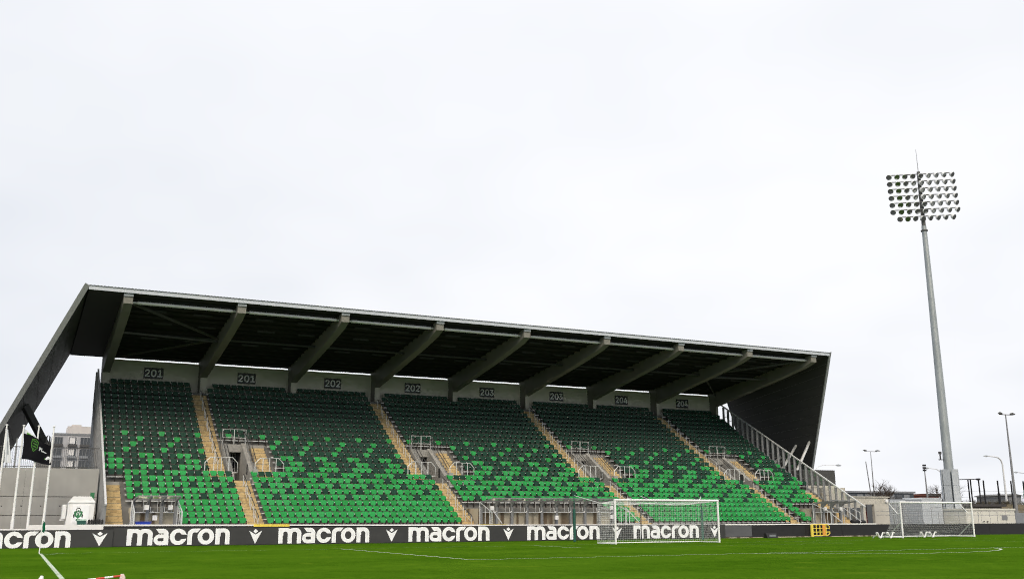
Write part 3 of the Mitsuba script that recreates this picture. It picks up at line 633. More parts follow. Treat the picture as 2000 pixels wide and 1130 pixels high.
put('ground_bar', MB().tube([(x0, 0, .03), (x0, yr + .1, .03), (x1, yr + .1, .03), (x1, 0, .03)], .032, 8), M_WHITE, G)
def net_pole(x, m, label, thick):
    k = put('net_pole', MB().tube([(x, 6.5, 0), (x, 6.5, 2.95)], .035, 8), M_BLACK if m == M_BLACK else M_POLEG, label=label, cat='pole', smooth=40)
    if thick: put('padding', MB().tube([(x, 6.5, .02), (x, 6.5, 2.05)], .09, 12), m, k, smooth=40)
net_pole(31.25, M_POLEG, 'dark green padded net pole left of the goal', True)
net_pole(36.35, M_BLACK, 'thin black net pole seen through the left half of the goal', False)
net_pole(41.35, M_POLEG, 'teal padded net pole seen through the right part of the goal net', True)
put('tension_rope', MB().tube([(x0, yr, 2.40), (31.25, 6.5, 2.92)], .014, 5), M_NET, G); put('tension_rope', MB().tube([(x1, yr, 2.40), (41.35, 6.5, 2.92)], .014, 5), M_NET, G)
put('tension_rope', MB().tube([(34.6, yr, 2.40), (36.35, 6.5, 2.92)], .014, 5), M_NET, G)

G2 = thing('training_goal', 'white portable training goal with slack net at the right edge of the pitch', 'goal')
a, b, y = 56.45, 63.85, 3.0
for x in (a, b): put('post', MB().tube([(x, y, 0.02), (x, y, 2.55)], .062, 12), M_WHITE, G2, smooth=40)
put('crossbar', MB().tube([(a - .06, y, 2.53), (b + .06, y, 2.53)], .062, 12), M_WHITE, G2, smooth=40)
for x in (a, b):
    put('base_bar', MB().tube([(x, y, .07), (x, y + 2.3, .07)], .055, 10), M_WHITE, G2, smooth=40)
    put('net_arm', MB().tube([(x, y + .02, 2.5), (x, y + .95, 2.52), (x, y + 1.05, 2.45), (x, y + .35, 1.75), (x, y + .02, 1.72)], .03, 8), M_WHITE, G2, smooth=40)
    put('stay', MB().tube([(x, y + .05, 1.15), (x, y + 1.4, .1)], .028, 8), M_RAIL, G2)
put('back_bar', MB().tube([(a, y + 2.3, .07), (b, y + 2.3, .07)], .055, 10), M_WHITE, G2, smooth=40)
nt = MB()
def curve_net(x): return [(x, y + 1.0, 2.48), (x, y + .95, 2.0), (x, y + .95, 1.5), (x, y + 1.1, 1.0), (x, y + 1.45, .5), (x, y + 2.25, .1)]
def lerp_curve(c, t):
    t = t * (len(c) - 1); i = min(int(t), len(c) - 2); u = t - i; return np.array(c[i]) * (1 - u) + np.array(c[i + 1]) * u
for i in range(41): nt.tube(curve_net(a + (b - a) * i / 40), .0035, 3, cap=False)
for t in np.linspace(0, 1, 20): nt.tube([lerp_curve(curve_net(a), t), lerp_curve(curve_net(b), t)], .0045, 3, cap=False)
for x in (a, b):
    for t in np.linspace(0.05, 1, 18): q = lerp_curve(curve_net(x), t); nt.tube([(x, y + .05, q[2]), tuple(q)], .0035, 3, cap=False)
    for f_ in np.linspace(.1, .9, 8): nt.tube([(x, y + .05 + (q_[1] - y - .05) * f_, q_[2]) for q_ in curve_net(x)], .0035, 3, cap=False)
put('net', nt, M_NET, G2, kind='stuff')
for i, x in enumerate((a + .3, b - .3)):
    put('wheel', MB().tube([(x - .05, y + 2.45, .12), (x + .05, y + 2.45, .12)], .12, 14), M_BLACK, G2, smooth=40)
for n_, (xx, yy, lb) in enumerate(((54.25, 3.4, 'outer white bent tube hurdle beside the training goal base'), (55.15, 3.3, 'inner white bent tube hurdle beside the training goal base'), (58.75, 3.5, 'left white bent tube hurdle inside the training goal'), (59.62, 3.5, 'right white bent tube hurdle inside the training goal'))):
    put('mini_hurdle', MB().tube([(xx, yy, .38), (xx + .16, yy, .40), (xx + .36, yy, .05), (xx + .46, yy, .05), (xx + .66, yy, .40), (xx + .82, yy, .38)], .05, 8).tube([(xx + .08, yy, .30), (xx + .18, yy + .5, .03)], .035, 6), M_WHITE, label=lb, cat='hurdle', smooth=40)
# ------------------------------------------------------------------ corner flag and other pitch-side things
cf = put('corner_flag', MB().tube([(0, 0, 0), (0, 0, 1.5)], .025, 10), M_WHITE, label='white corner post with small hanging green flag', cat='flag', smooth=40)
fv = []; nu, nv = 8, 10
for i in range(nu + 1):
    for j in range(nv + 1):
        u, v = i / nu, j / nv
        fv.append((.025 + .11 * u + .012 * math.sin(9 * v + 3 * u), .02 * math.sin(7 * u + 2 * v), 1.46 - .50 * v - .17 * u * (1 - .6 * v)))
ff = [x for i in range(nu) for j in range(nv) for x in ((i * (nv + 1) + j, (i + 1) * (nv + 1) + j, (i + 1) * (nv + 1) + j + 1), (i * (nv + 1) + j, (i + 1) * (nv + 1) + j + 1, i * (nv + 1) + j + 1))]
put('flag', MB().add(fv, ff), M_CFLAG, cf, smooth=True)
yb_ = thing('yellow_barrier', 'yellow plastic grid barrier standing against the black wall', 'barrier')
put('side_post', MB().box(54.9, 55.12, 10.62, 10.72, .02, .98), M_YELLOW, yb_)
put('frame', MB().tube([(55.12, 10.67, .95), (56.6, 10.67, .95), (56.82, 10.67, .80), (56.86, 10.67, .5), (56.82, 10.67, .25), (56.6, 10.67, .12), (55.12, 10.67, .12)], .04, 8), M_YELLOW, yb_, smooth=40)
for z in (.38, .66): put('bar', MB().box(55.12, 56.84, 10.645, 10.69, z - .03, z + .03), M_YELLOW, yb_)
for x in (55.46, 55.82, 56.45): put('bar', MB().box(x - .03, x + .03, 10.64, 10.695, .13, .95), M_YELLOW, yb_)
put('label_strip', MB().box(56.10, 56.36, 10.63, 10.70, .13, .95), mat('m_orange', (.75, .34, .06), .5), yb_)
pb = put('floor_speaker', MB().prism(Polygon([(9.3, 0.0), (9.75, 0.0), (9.75, .34), (9.5, .36)]), 'x', 49.4, 50.4), M_BLACK, label='low black box lying on the grass in front of the grey panel', cat='box')
put('label_plate', MB().box(49.6, 50.2, 9.33, 9.36, .10, .24), M_MGREY, pb)
rb = thing('striped_hurdle', 'red and white striped low bar at the bottom edge of the picture', 'hurdle')
p0, p1 = np.array([-.25, -28.3, .22]), np.array([.93, -27.8, .31])
for i in range(7):
    put('stripe', MB().tube([p0 + (p1 - p0) * i / 7, p0 + (p1 - p0) * (i + .995) / 7], .021, 8), M_RED if i % 2 == 0 else M_WHITE, rb)
put('foot', MB().prism(Polygon([(.89, 0), (1.01, 0), (1.00, .29), (.97, .345), (.92, .345), (.90, .29)]), 'y', -27.86, -27.74), mat('m_pinkfoot', (.75, .58, .56), .6), rb)
put('foot', MB().prism(Polygon([(-.36, 0), (-.20, 0), (-.22, .27), (-.34, .27)]), 'y', -28.36, -28.24), M_WHITE, rb)
ck = thing('marker_cone', 'small white marker tip just showing at the bottom left', 'marker')
put('cone', MB().tube([(-.50, -24.6, 0), (-.47, -24.6, .20)], [.10, .03], 12), M_WHITE, ck, smooth=40)

# ------------------------------------------------------------------ left side: retaining wall, fence, flagpoles, kiosk
rg = MB().box(-80, 3.3, 17.1, 90, -.05, 4.40); put('raised_ground', rg, M_ASPH, kind='structure', label='raised ground behind the retaining wall')
RW = thing('retaining_wall', 'tall grey concrete retaining wall left of the stand', 'wall')
for zi, (z0, z1) in enumerate(((0, 1.74), (1.775, 2.84), (2.875, 4.55))):
    for xa in np.arange(-26, 3.2, 4.2):
        put('panel', MB().box(xa + .004, min(xa + 4.196, 3.28), 16.6, 17.0, z0, z1), M_CONC, RW)
m = MB()
for xa in np.arange(-25, 3.2, 1.05):
    for z in (.9, 2.3): m.box(xa - .035, xa + .035, 16.592, 16.6, z - .035, z + .035)
put('tie_holes', m, M_RAILD, RW, kind='stuff')
fc_ = thing('bar_fence', 'thin grey bar fence on top of the concrete retaining wall', 'fence'); m = MB()
for x in np.arange(-14, 3.2, .105): m.box(x - .009, x + .009, 16.79, 16.808, 4.55, 5.78)
put('bars', m, M_RAILD, fc_, kind='stuff')
put('top_rail', MB().box(-14, 3.2, 16.78, 16.82, 5.78, 5.83), M_RAILD, fc_); put('bottom_rail', MB().box(-14, 3.2, 16.78, 16.82, 4.62, 4.66), M_RAILD, fc_)
for x in (-1.9, -1.45): put('post', MB().box(x - .035, x + .035, 16.83, 16.9, 4.55, 6.3), M_FRAME, fc_)
for n_, x in enumerate((-2.08, -1.22, -.45, .33)):
    fp = put('flagpole', MB().tube([(x, 12.0, 0), (x, 12.0, .9), (x + .02, 12.0, 3.5), (x + .06, 12.0, 6.62)], [.075, .07, .058, .04], 12), M_WHITE, label=['white flagpole at the left edge carrying a limp white flag', 'white flagpole carrying the black flag', 'bare white flagpole behind the black flag', 'bare white flagpole nearest the corner flag'][n_], cat='flagpole', smooth=40)
    c_ = trimesh.creation.icosphere(1, .075); c_.vertices = c_.vertices * [1, 1, .7] + [x + .06, 12, 6.66]; put('finial', c_, M_WHITE, fp, smooth=True)
    if n_ == 1: put('base_sleeve', MB().tube([(x, 12, .9), (x, 12, 1.5)], .09, 12), M_WHITE, fp, smooth=40)
def cloth(fn, nu=24, nv=14):
    v = [fn(i / nu, j / nv) for i in range(nu + 1) for j in range(nv + 1)]
    f = [x for i in range(nu) for j in range(nv) for x in ((i * (nv + 1) + j, (i + 1) * (nv + 1) + j, (i + 1) * (nv + 1) + j + 1), (i * (nv + 1) + j, (i + 1) * (nv + 1) + j + 1, i * (nv + 1) + j + 1))]
    return MB().add(v, f)
fk = lambda u, v: (-1.13 + 1.50 * u + .05 * math.sin(3 * v + 5 * u), 11.90 + .10 * math.sin(7 * u + 2.5 * v) * (0.3 + u), 6.22 - 1.42 * v - .62 * u + .35 * u * v + .05 * math.sin(6 * u))
flag = put('black_flag', cloth(fk), M_FLAGK, label='black flag with green crest blowing from the second flagpole', cat='flag', smooth=True)
def decal(poly, res=.02):
    """a flat print following the flag's cloth, 4 mm in front of it"""
    m = trimesh.util.concatenate([trimesh.creation.extrude_polygon(p.segmentize(.05), .001, engine='earcut') for p in getattr(poly, 'geoms', [poly])]); v = np.array([fk(a, 1 - b) for a, b in m.vertices[:, :2]]); v[:, 1] -= .012
    return trimesh.Trimesh(v, m.faces, process=False)
shield = Polygon([(.27, .88), (.40, .94), (.53, .88), (.53, .60), (.40, .38), (.27, .60)])
put('crest', decal(shield.difference(shield.buffer(-.018))), M_FLAGG, flag)
for i in range(4): put('crest', decal(shield.buffer(-.05).intersection(sbox(.2, .49 + .11 * i, .6, .52 + .11 * i))), M_FLAGG, flag)
put('lettering', decal(unary_union([sbox(.60, .55, .63, .72), sbox(.64, .62, .67, .72), sbox(.68, .55, .71, .72), Polygon([(.72, .56), (.86, .54), (.86, .58), (.72, .63)])])), M_FLAGW, flag)
fg = lambda u, v: (-1.12 + .62 * u, 12.06 + .05 * math.sin(6 * u), 6.50 - .42 * v - .42 * u)
f2 = put('striped_flag', cloth(fg, 10, 6), M_FLAGW, label='white flag with green stripe showing above the black flag', cat='flag', smooth=True)
put('stripe', cloth(lambda u, v: (lambda q: (q[0], q[1] - .012, q[2]))(fg(.25 + .7 * u, .2 + .45 * v)), 8, 4), M_FLAGG, f2, smooth=True)
fg2 = lambda u, v: (-.28 + .66 * u, 12.05 + .05 * math.sin(5 * u + 2 * v), 5.08 - .26 * v - .12 * u - .05 * math.sin(8 * u))
f3 = put('striped_flag', cloth(fg2, 10, 6), M_FLAGW, label='white and green flag end hanging below the black flag', cat='flag', smooth=True)
put('stripe', cloth(lambda u, v: (lambda q: (q[0], q[1] - .012, q[2]))(fg2(.15 + .4 * u, .15 + .8 * v)), 8, 4), M_FLAGG, f3, smooth=True)
fw = lambda u, v: (-2.03 + (.10 + .26 * v) * u + .10 * v * v + .015 * math.sin(18 * u + 4 * v), 11.94 + .05 * math.sin(9 * u + 4 * v), 6.45 - 1.85 * v - .05 * u)
f4 = put('white_flag', cloth(fw, 16, 16), M_FLAGW, label='limp white flag hanging from the leftmost flagpole', cat='flag', smooth=True)
put('print', cloth(lambda u, v: (lambda q: (q[0], q[1] - .012, q[2]))(fw(.45 + .2 * u, .35 + .4 * v)), 6, 8), M_LGREY, f4, smooth=True)
# kiosk
K = thing('pop_up_kiosk', 'white plastic kiosk with green crest at the left end of the stand', 'kiosk')
oct_ = Polygon([(1.42, .05), (1.62, 2.50), (1.85, 2.82), (2.78, 2.82), (3.02, 2.52), (2.94, .05)])
put('shell', MB().prism(oct_, 'y', 13.6, 15.0), M_WHITE, K)
put('roof_band', MB().prism(Polygon([(1.60, 2.45), (1.62, 2.52), (3.03, 2.54), (3.04, 2.46)]), 'y', 13.55, 15.03), M_WHITE, K)
put('door_panel', MB().prism(Polygon([(1.80, .2), (1.84, 2.33), (2.72, 2.33), (2.74, .2)]), 'y', 13.555, 13.597), M_VINYL, K)
put('side_counter', MB().box(1.22, 1.44, 13.8, 14.8, 1.45, 1.53).box(1.30, 1.50, 13.7, 14.9, 1.55, 2.35), M_WHITE, K)
M_CREST = mat('m_crest', (.03, .17, .07), .6); M_CRESTD = mat('m_crestdark', (.05, .055, .05), .6)
cr = [(Point(2.27, 2.06).buffer(.02), M_CRESTD), (Point(2.41, 2.06).buffer(.02), M_CRESTD), (Point(2.34, 1.86).buffer(.15).difference(Point(2.34, 1.84).buffer(.11)), M_CRESTD),
      (Polygon([(2.05, 1.72), (2.2, 1.80), (2.34, 1.62), (2.50, 1.80), (2.63, 1.72), (2.55, 1.42), (2.34, 1.25), (2.12, 1.42)]).difference(Polygon([(2.2, 1.68), (2.3, 1.6), (2.24, 1.45)])).difference(Polygon([(2.48, 1.68), (2.40, 1.6), (2.46, 1.45)])), M_CREST),
      (sbox(2.22, 1.08, 2.48, 1.24), M_CREST), (Polygon([(2.0, 1.5), (2.08, 1.6), (2.12, 1.35), (2.05, 1.3)]), M_CRESTD), (Polygon([(2.68, 1.5), (2.6, 1.6), (2.56, 1.35), (2.63, 1.3)]), M_CRESTD), (Point(2.34, 1.78).buffer(.07), M_CREST)]
for p_, m_ in cr: put('crest', MB().prism(affinity.translate(affinity.scale(p_, .82, .82, origin=(2.34, 1.6)), -.18, .24), 'y', 13.548, 13.553), m_, K)
gb = thing('green_crate', 'pale green crate standing in front of the white kiosk', 'crate')
put('crate_body', MB().box(2.12, 2.58, 13.0, 13.4, .8, 1.44), M_POLEG, gb); put('lid', MB().box(2.10, 2.60, 12.98, 13.42, 1.445, 1.52), mat('m_palegreen', (.42, .60, .50), .6), gb)
for n_ in range(6):
    xx = 2.68 + .14 * n_; put('black_chair_stack', MB().prism(Polygon([(xx, .8), (xx + .09, .8), (xx + .14, 1.42), (xx + .10, 1.52), (xx + .03, 1.48)]), 'y', 13.05, 13.4), M_BLACK, label=f'{ORD[n_+1]} black folded chair from the left beside the kiosk', cat='chair', group='black folded chairs leaning beside the kiosk')
put('exit_sign', MB().box(2.86, 3.10, 15.9, 15.94, 2.75, 3.10), M_CREST, label='small green wall plate right of the kiosk', cat='sign')
lp = thing('hooked_lamp', 'dark hooked lamp post above the strut foot', 'lamp')
put('pole', MB().tube([(.36, 27.0, 6.4), (.36, 27.0, 6.95), (.37, 27, 7.2), (.45, 27, 7.32), (.56, 27, 7.2), (.57, 27, 6.85)], .05, 8), M_STEEL, lp, smooth=40)
put('lantern', MB().tube([(.57, 27, 6.88), (.57, 27, 6.6)], [.08, .13], 10), M_STEEL, lp, smooth=40)

# ------------------------------------------------------------------ apartment block far left
A = thing('apartment_block', 'grey apartment block with balconies far behind the retaining wall', 'building')
put('wall', MB().box(5.75, 24, 230, 245, 0, 23.0), M_PLAST, A)
put('parapet', MB().box(5.6, 24.1, 229.8, 230.2, 23.0, 23.5), M_FARGREY, A)
put('penthouse', MB().box(9.2, 19, 233, 243, 23.2, 25.6).box(10.2, 12.5, 234, 240, 25.6, 26.1), M_PINK, A)
for (xa, xb, kind_) in ((6.25, 8.15, 0), (9.55, 11.5, 1), (12.4, 14.7, 0), (16, 18, 1)):
    for fl in range(7):
        zt = 22.5 - 2.95 * fl
        w_ = put('window', MB().box(xa, xb, 229.93, 229.985, zt - 1.75, zt), M_WINDOW, A)
        fr = MB()
        for x in np.linspace(xa, xb, 4): fr.box(x - .05, x + .05, 229.86, 229.925, zt - 1.75, zt)
        put('frame', fr, M_FARGREY if kind_ == 0 else M_CURTAIN, w_)
        if kind_: put('curtain', MB().box(xa + .25, xb - .4, 229.88, 229.92, zt - 1.6, zt - .15), M_CURTAIN, w_)
        put('balcony', MB().box(xa - .1, xb + .15, 229.2, 229.85, zt - 2.4, zt - 1.78), M_RAILD if fl % 2 == 0 else M_MGREY, A)
# ------------------------------------------------------------------ floodlight mast
FM = thing('floodlight_mast', 'tall grey floodlight mast with seven rows of lamps right of the stand', 'floodlight')
MX, MY = 84.3, 22.0
put('pole', MB().tube([(MX, MY, 0), (MX, MY, 6), (MX, MY, 20), (MX, MY, 32.2)], [.52, .47, .36, .255], 20), M_GALV, FM, smooth=40)
put('pole', MB().tube([(MX, MY, 32.2), (MX, MY, 38.4)], [.22, .18], 14), M_STEEL, FM, smooth=40)
put('collar', MB().tube([(MX, MY, 31.6), (MX, MY, 31.75)], .36, 16).tube([(MX, MY, 32.9), (MX, MY, 33.05)], .30, 16), M_STEEL, FM, smooth=40)
put('lightning_rod', MB().tube([(MX, MY, 38.4), (MX - .05, MY, 41)], [.04, .02], 6), M_FRAME, FM)
for i in range(6):
    an = i * math.pi / 3 + .35
    c, s = math.cos(an), math.sin(an); tx, ty = -s, c; rr_ = .82
    for z0, z1 in ((1.0, 2.8), (2.83, 4.6), (4.63, 6.25)):
        q = [(MX + c * rr_ + tx * w, MY + s * rr_ + ty * w) for w in (-.36, .36)]; q2 = [(x - c * .06, y_ - s * .06) for x, y_ in q]
        put('base_cladding', MB().prism(Polygon([q[0], q[1], q2[1], q2[0]]), 'z', z0, z1), M_LGREY, FM)
put('concrete_base', MB().tube([(MX, MY, -.1), (MX, MY, .95)], 1.1, 20), M_CONC, FM, smooth=40)
put('camera', MB().box(MX - .95, MX - .4, MY + .15, MY + .35, 7.2, 7.28).box(MX - .80, MX - .70, MY + .2, MY + .3, 7.28, 7.8).tube([(MX - .75, MY + .25, 7.8), (MX - .75, MY + .25, 8.05)], .16, 10), M_RAILD, FM)
u_ = np.array([.82, -.57, 0]); u_ /= np.linalg.norm(u_); fdir = np.array([-.57, -.82, 0.0])
def lampmesh(d):
    """bowl, lens of one floodlight that points along d"""
    d = d / np.linalg.norm(d); pr_ = [(-.30, .09), (-.24, .18), (-.06, .26), (.05, .30), (.10, .30)]
    m = MB().tube([d * s for s, _ in pr_], [r for _, r in pr_], 14)
    l = MB().tube([d * .101, d * .125], [.295, .25], 14)
    return m, l
ft = np.random.default_rng(4)
for r in range(7):
    z = 37.75 - r * .80; cols = 9 if r < 6 else 8
    s0, s1 = (-3.25 + .02 * r, 3.30 + .04 * r) if r < 6 else (-2.5, 3.0)
    put('lamp_bar', MB().bar(np.array([MX, MY, z + .28]) + u_ * (s0 - .1) + fdir * .3, np.array([MX, MY, z + .28]) + u_ * (s1 + .1) + fdir * .3, .07, .09), M_STEEL, FM)
    for c in range(cols):
        s = s0 + (s1 - s0) * c / (cols - 1)
        aim = fdir + u_ * ([-.55, .05, .12, .2, .3, .75, .85, .95, 1.0][c] if r in (0, 4, 5) else [-.5, .0, .3, .6, .8, .9, .95, 1.0, 1.05][c]) + np.array([0, 0, -.75 - .05 * ft.uniform(-1, 1)])
        pos = np.array([MX, MY, z]) + u_ * s + fdir * .55
        bm, lm = lampmesh(aim); bm.tube([(0, 0, .1), tuple(-fdir * .22 + [0, 0, .28])], .035, 6)
        for q in (bm, lm): q.v = [x + pos for x in q.v]
        lk = put('floodlight', bm, M_LAMPBODY, FM, smooth=40); put('lens', lm, M_LENS, lk, smooth=40)
# ------------------------------------------------------------------ right side: service buildings, cabinets, fences, lamps
M_PALE = mat('m_pale', lambda p, n, uv: mix((0.42, 0.40, 0.35), (0.55, 0.53, 0.47), fbm(p.x * 1.2, p.y, p.z * 1.2, 4)), 0.85, spec=0.2)
CB_ = thing('concrete_building', 'low concrete service building with dark doorway right of the stand', 'building')
put('wall', MB().box(63.2, 66.0, 18.0, 18.3, 0, 4.1).box(66.0, 68.3, 18.0, 18.3, 0, 3.25).box(68.3, 69.4, 18.0, 18.3, 2.65, 3.25).box(69.4, 71.2, 18.0, 18.3, 0, 3.25), M_PALE, CB_)
put('roof_slab', MB().box(66.01, 71.3, 17.9, 21.9, 3.26, 3.36), M_PALE, CB_)
put('door', MB().box(68.35, 69.35, 18.9, 19.0, 0, 2.6), mat('m_reddoor', (.10, .02, .02), .5), CB_)
put('window', MB().box(66.3, 67.6, 17.95, 17.99, 1.0, 2.35), M_WINDOW, CB_)
sh = put('window', MB().box(65.0, 66.0, 17.95, 17.99, 1.0, 2.35), M_WINDOW, CB_)
put('rear_block', MB().box(64.9, 68.7, 22.0, 30, 0, 4.45), M_PALE, CB_)
put('upper_block', MB().box(64.85, 68.75, 21.95, 30, 4.46, 5.88), M_CLAD, CB_)
put('wall_lamp', MB().box(70.7, 71.0, 17.8, 17.98, 2.85, 3.1), M_WHITE, CB_)
C1 = thing('steel_container', 'blue grey steel container beside the concrete building', 'container')
put('body', MB().box(73.3, 75.6, 20, 26, 0, 3.2), M_MGREY, C1); put('roof_edge', MB().box(73.5, 75.5, 19.96, 20.0, 2.9, 3.1), M_LGREY, C1)
for x in (73.9, 74.5, 75.1): put('rib', MB().box(x - .04, x + .04, 19.94, 19.99, .1, 2.8), M_FRAME, C1)
C2 = thing('grey_cabinet', 'pale grey equipment cabinet seen through the training goal', 'cabinet')
put('body', MB().prism(Polygon([(77.75, 0), (77.75, 3.2), (77.95, 3.35), (80.35, 3.35), (80.5, 3.2), (80.5, 0)]), 'y', 20, 22.5), M_LGREY, C2)
put('door', MB().box(78.9, 78.94, 19.97, 19.998, .2, 2.4).box(78.9, 80.3, 19.97, 19.998, 2.4, 2.44), M_FRAME, C2)
C3 = thing('generator_container', 'cream generator container with doors and vent behind the black board', 'container')
put('body', MB().box(81.3, 88.25, 18, 20.6, .3, 2.28), M_CREAMBOX, C3)
put('roof_lip', MB().box(81.2, 88.35, 17.93, 20.7, 2.15, 2.30), M_CREAMBOX, C3)
for x in (83.4, 84.6, 86.9): put('door', MB().box(x, x + .025, 17.985, 17.998, .4, 2.1), M_FRAME, C3)
put('vent', MB().box(86.3, 87.1, 17.97, 17.995, 1.2, 1.65), M_FRAME, C3)
for x in (83.6, 84.1): put('handle', MB().box(x, x + .14, 17.95, 17.99, 1.0, 1.12), M_BLACK, C3)
put('exhaust_hood', MB().box(88.4, 89.9, 18.2, 20, 0, 1.9), M_MGREY, C3)
H = thing('flat_roofed_hut', 'brown hut with flat dark roof behind the cream container', 'hut')
put('wall', MB().box(89.9, 96.7, 26, 31, 0, 2.6), mat('m_hut', (.15, .125, .10), .8), H); put('roof', MB().box(89.5, 97.0, 25.6, 31.4, 2.6, 2.88), mat('m_hutroof', (.05, .045, .042), .7), H)
sr = thing('side_railing', 'thin grey railing right of the stand', 'railing')
for z in (1.7, 2.0): put('rail', MB().tube([(67.0, 15.5, z), (88, 15.5, z - .03)], .02, 6), M_FRAME, sr)
for x in np.arange(69.5, 88, 2.6): put('post', MB().tube([(x, 15.5, 0), (x, 15.5, 2.0)], .022, 6), M_FRAME, sr)
put('brace', MB().tube([(70.6, 15.5, 1.8), (71.4, 15.5, .6)], .02, 6).tube([(72.2, 15.5, 1.8), (73.0, 15.5, .6)], .02, 6), M_FRAME, sr)
# rising bank behind with scrub
X, Y = np.meshgrid(np.linspace(72, 420, 88), np.linspace(36, 150, 40), indexing='ij')
Z = 3.3 * np.clip((Y - 36) / 22, 0, 1) ** 1.2 * np.clip((X - 72) / 30, 0, 1) + .9 * (meshkit.fbm(np.stack([X * .2, Y * .2, X * 0], -1), 3, 3) - .4) * np.clip((Y - 36) / 10, 0, 1)
nx, ny = X.shape; i, j = np.meshgrid(np.arange(nx - 1), np.arange(ny - 1), indexing='ij'); q = (i * ny + j).ravel()
put('embankment', MB().add(np.stack([X, Y, Z - .05], -1).reshape(-1, 3), np.vstack([np.c_[q, q + ny, q + ny + 1], np.c_[q, q + ny + 1, q + 1]])), M_EARTH, smooth=True, kind='structure', label='bare brown bank behind the mast')
rs = np.random.default_rng(21)
def twigs(m, p, d, L, r, depth, rs, spread=.6):
    q = p + d * L; m.tube([p, (p + q) / 2 + rs.normal(0, .03 * L, 3), q], [r, r * .8, r * .6], 4, cap=False)
    if depth == 0: return
    for _ in range(3 if depth > 1 else 4):
        nd = d + rs.normal(0, spread, 3); nd[2] = abs(nd[2]) * .6 + .25; nd /= np.linalg.norm(nd)
        twigs(m, p + (q - p) * rs.uniform(.45, 1), nd, L * rs.uniform(.55, .8), r * .55, depth - 1, rs, spread)
sc_ = MB()
for _ in range(420):
    x, y_ = rs.uniform(84, 240), rs.uniform(52, 75); z = 3.2 * min(1, ((y_ - 36) / 22)) ** 1.2 * min(1, (x - 72) / 30)
    for _ in range(6):
        d = rs.normal(0, .5, 3); d[2] = 1; d /= np.linalg.norm(d); twigs(sc_, np.array([x, y_, z - .1]) + rs.normal(0, .4, 3) * [1, 1, 0], d, rs.uniform(.5, 1.1), .03, 1, rs)
put('scrub', sc_, M_HEDGE, kind='stuff', label='leafless brown scrub on the bank at the right', cat='scrub')
def bare_tree(x, y_, z, h, label, sd):
    r_ = np.random.default_rng(sd); k = thing('bare_tree', label, 'tree'); tr, cr_ = MB(), MB()
    tr.tube([(x, y_, z), (x + .1, y_, z + h * .35), (x, y_, z + h * .6)], [h * .028, h * .02, h * .012], 7)
    for i in range(12):
        d = np.array([r_.normal(0, .6), r_.normal(0, .5), r_.uniform(.5, 1.2)]); d /= np.linalg.norm(d)
        twigs(cr_, np.array([x, y_, z + h * r_.uniform(.25, .6)]), d, h * r_.uniform(.18, .32), h * .009, 3, r_, .45)
    put('trunk', tr, M_BARK, k); put('crown', cr_, M_BARK, k)
bare_tree(97.8, 35, .2, 5.6, 'leafless tree immediately left of the mast base', 3)
bare_tree(97.5, 44, .8, 5.2, 'leafless tree immediately right of the mast base', 5)
bare_tree(101.0, 46, 1.2, 4.4, 'smaller leafless tree behind the black posts', 6)
bare_tree(218, 157, 5.5, 5.0, 'tiny leafless tree top above the long dark building', 9)
GY = thing('steel_gantry', 'black steel gantry frame right of the mast base', 'gantry')
put('top_beam', MB().bar((94.6, 30, 5.66), (98.5, 30, 5.78), .09, .09), M_BLACK, GY)
for x in (96.7, 97.1, 98.45): put('post', MB().box(x - .06, x + .06, 29.95, 30.05, 0, 5.72), M_BLACK, GY)
put('end_light', MB().box(98.25, 98.6, 29.85, 30.15, 5.66, 5.86), M_BLACK, GY)
for n_, x in enumerate((99.25, 101.65, 103.95, 106.1)):
    k = put('fence_post', MB().box(x - .06, x + .06, 29.95, 30.07, 0, 5.65), M_BLACK, label=f'{ORD[n_+1]} tall black post from the left, right of the gantry', cat='post', group='tall black posts on the bank')
    if n_ in (1, 3): put('sleeve', MB().box(x - .11, x + .11, 29.9, 30.1, 2.2, 4.2), M_BLACK, k)
fb2 = thing('mesh_fence', 'thin wire fence running between the black posts', 'fence')
for z in (3.3, 3.7, 4.4): put('wire', MB().tube([(95, 30.1, z), (112, 30.1, z)], .012, 4), M_FRAME, fb2)
def lamp(x, y_, z0, z1, kind_, label, r=.08, dirx=-1, L=3.2):
    k = thing('street_lamp', label, 'street lamp')
    if kind_ == 'double':
        put('pole', MB().tube([(x, y_, z0), (x, y_, z1)], [r * 1.6, r * .6], 10), M_FRAME, k, smooth=40)
        put('arm', MB().tube([(x - 1.3, y_, z1), (x + 1.3, y_, z1)], r * .5, 6), M_FRAME, k)
        for s in (-1, 1): put('lamp_head', MB().tube([(x + s * .9, y_ - .1, z1 + .10), (x + s * 1.3, y_ - .15, z1 + .14), (x + s * 1.75, y_ - .2, z1 + .10)], [1.0 * r, 1.5 * r, .5 * r], 10), M_STEEL, k, smooth=40)
    else:
        pts = [(x, y_, z0), (x, y_, z1 - 1.2), (x + dirx * .25, y_, z1 - .5), (x + dirx * .9, y_, z1 - .1), (x + dirx * 1.8, y_, z1 + .02), (x + dirx * L, y_, z1 + .08)]
        put('pole', MB().tube(pts, [r * 1.4, r, r * .9, r * .8, r * .7, r * .6], 8), M_RAIL if kind_ == 'pale' else M_FRAME, k, smooth=40)
        put('lamp_head', MB().tube([(x + dirx * (L - .1), y_, z1 + .08), (x + dirx * (L + .35), y_, z1 + .1), (x + dirx * (L + .9), y_, z1 + .06)], [.07, .17, .06], 8), M_LGREY, k, smooth=40)
lamp(124.1, 45, 2.0, 15.7, 'double', 'tall double-headed street lamp near the right edge', .13)
lamp(113.0, 60, 3, 11.15, 'double', 'thin double-headed lamp post between the stand and the mast', .07)
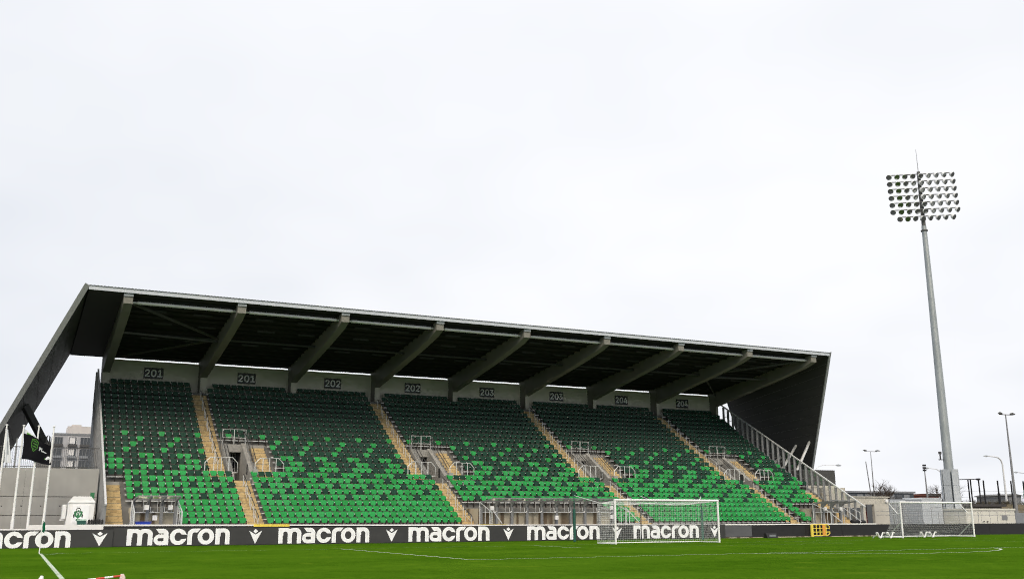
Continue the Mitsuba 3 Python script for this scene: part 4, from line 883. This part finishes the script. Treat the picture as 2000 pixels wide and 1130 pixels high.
lamp(141.7, 60, 4, 11.0, 'pale', 'curved street lamp right of the mast, facing left', .12, -1, 3.3)
lamp(139.2, 70, 4.5, 9.5, 'pale', 'pale curved street lamp half hidden by the mast', .07, -1, 3.0)
lamp(101.8, 60, 3, 8.9, 'pale', 'pale curved lamp just right of the stand end', .05, 1, 4.2)
lamp(161.5, 70, 4, 9.2, 'pale', 'curved street lamp cut by the right edge', .10, -1, 3.2)
tp = thing('signal_post', 'thin post with dark lamp cluster left of the mast', 'post')
put('pole', MB().tube([(135.4, 70, 3.5), (135.25, 70, 9.6)], [.16, .07], 8), M_FRAME, tp, smooth=40)
for z in (9.1, 9.5, 9.9): put('signal_head', MB().box(134.95, 135.5, 69.8, 70.1, z, z + .28), M_BLACK, tp)
LP2 = thing('lamp_mast', 'second thin post close behind the double-headed lamp post', 'post'); put('pole', MB().tube([(114.6, 62, 3), (113.9, 62, 9.8)], [.10, .06], 8), M_FRAME, LP2)
D1 = thing('long_dark_building', 'long low dark blue building on the horizon right of the stand', 'building')
put('wall', MB().box(196, 232, 160, 190, 0, 8.4), M_FARBLUE, D1); put('roof', MB().box(195.6, 232.4, 159.6, 190.4, 8.4, 8.9), M_MGREY, D1)
for i, x in enumerate(np.arange(198, 231, 3.0)): put('window', MB().box(x, x + 2.2, 159.9, 159.985, 6.6, 8.0), M_MGREY if i % 3 else M_WINDOW, D1)
D2 = thing('red_brown_building', 'low red-brown building on the horizon left of the mast', 'building')
put('wall', MB().box(242, 254, 170, 190, 0, 8.0), M_BRICK, D2); put('roof', MB().box(248, 254.4, 169.7, 190, 8.0, 8.7), M_RAILD, D2); put('roof', MB().box(241.8, 247.98, 169.7, 190, 8.0, 8.55), M_BRICK, D2)
D3 = thing('distant_house', 'small grey house on the horizon at the right edge', 'building')
put('wall', MB().box(233.5, 238.2, 130, 140, 0, 7.0), M_FARGREY, D3); put('roof', MB().prism(Polygon([(233, 7.0), (238.6, 7.0), (238.6, 7.15), (235.8, 7.6), (233, 7.15)]), 'y', 129.6, 140.4), M_STEEL, D3)
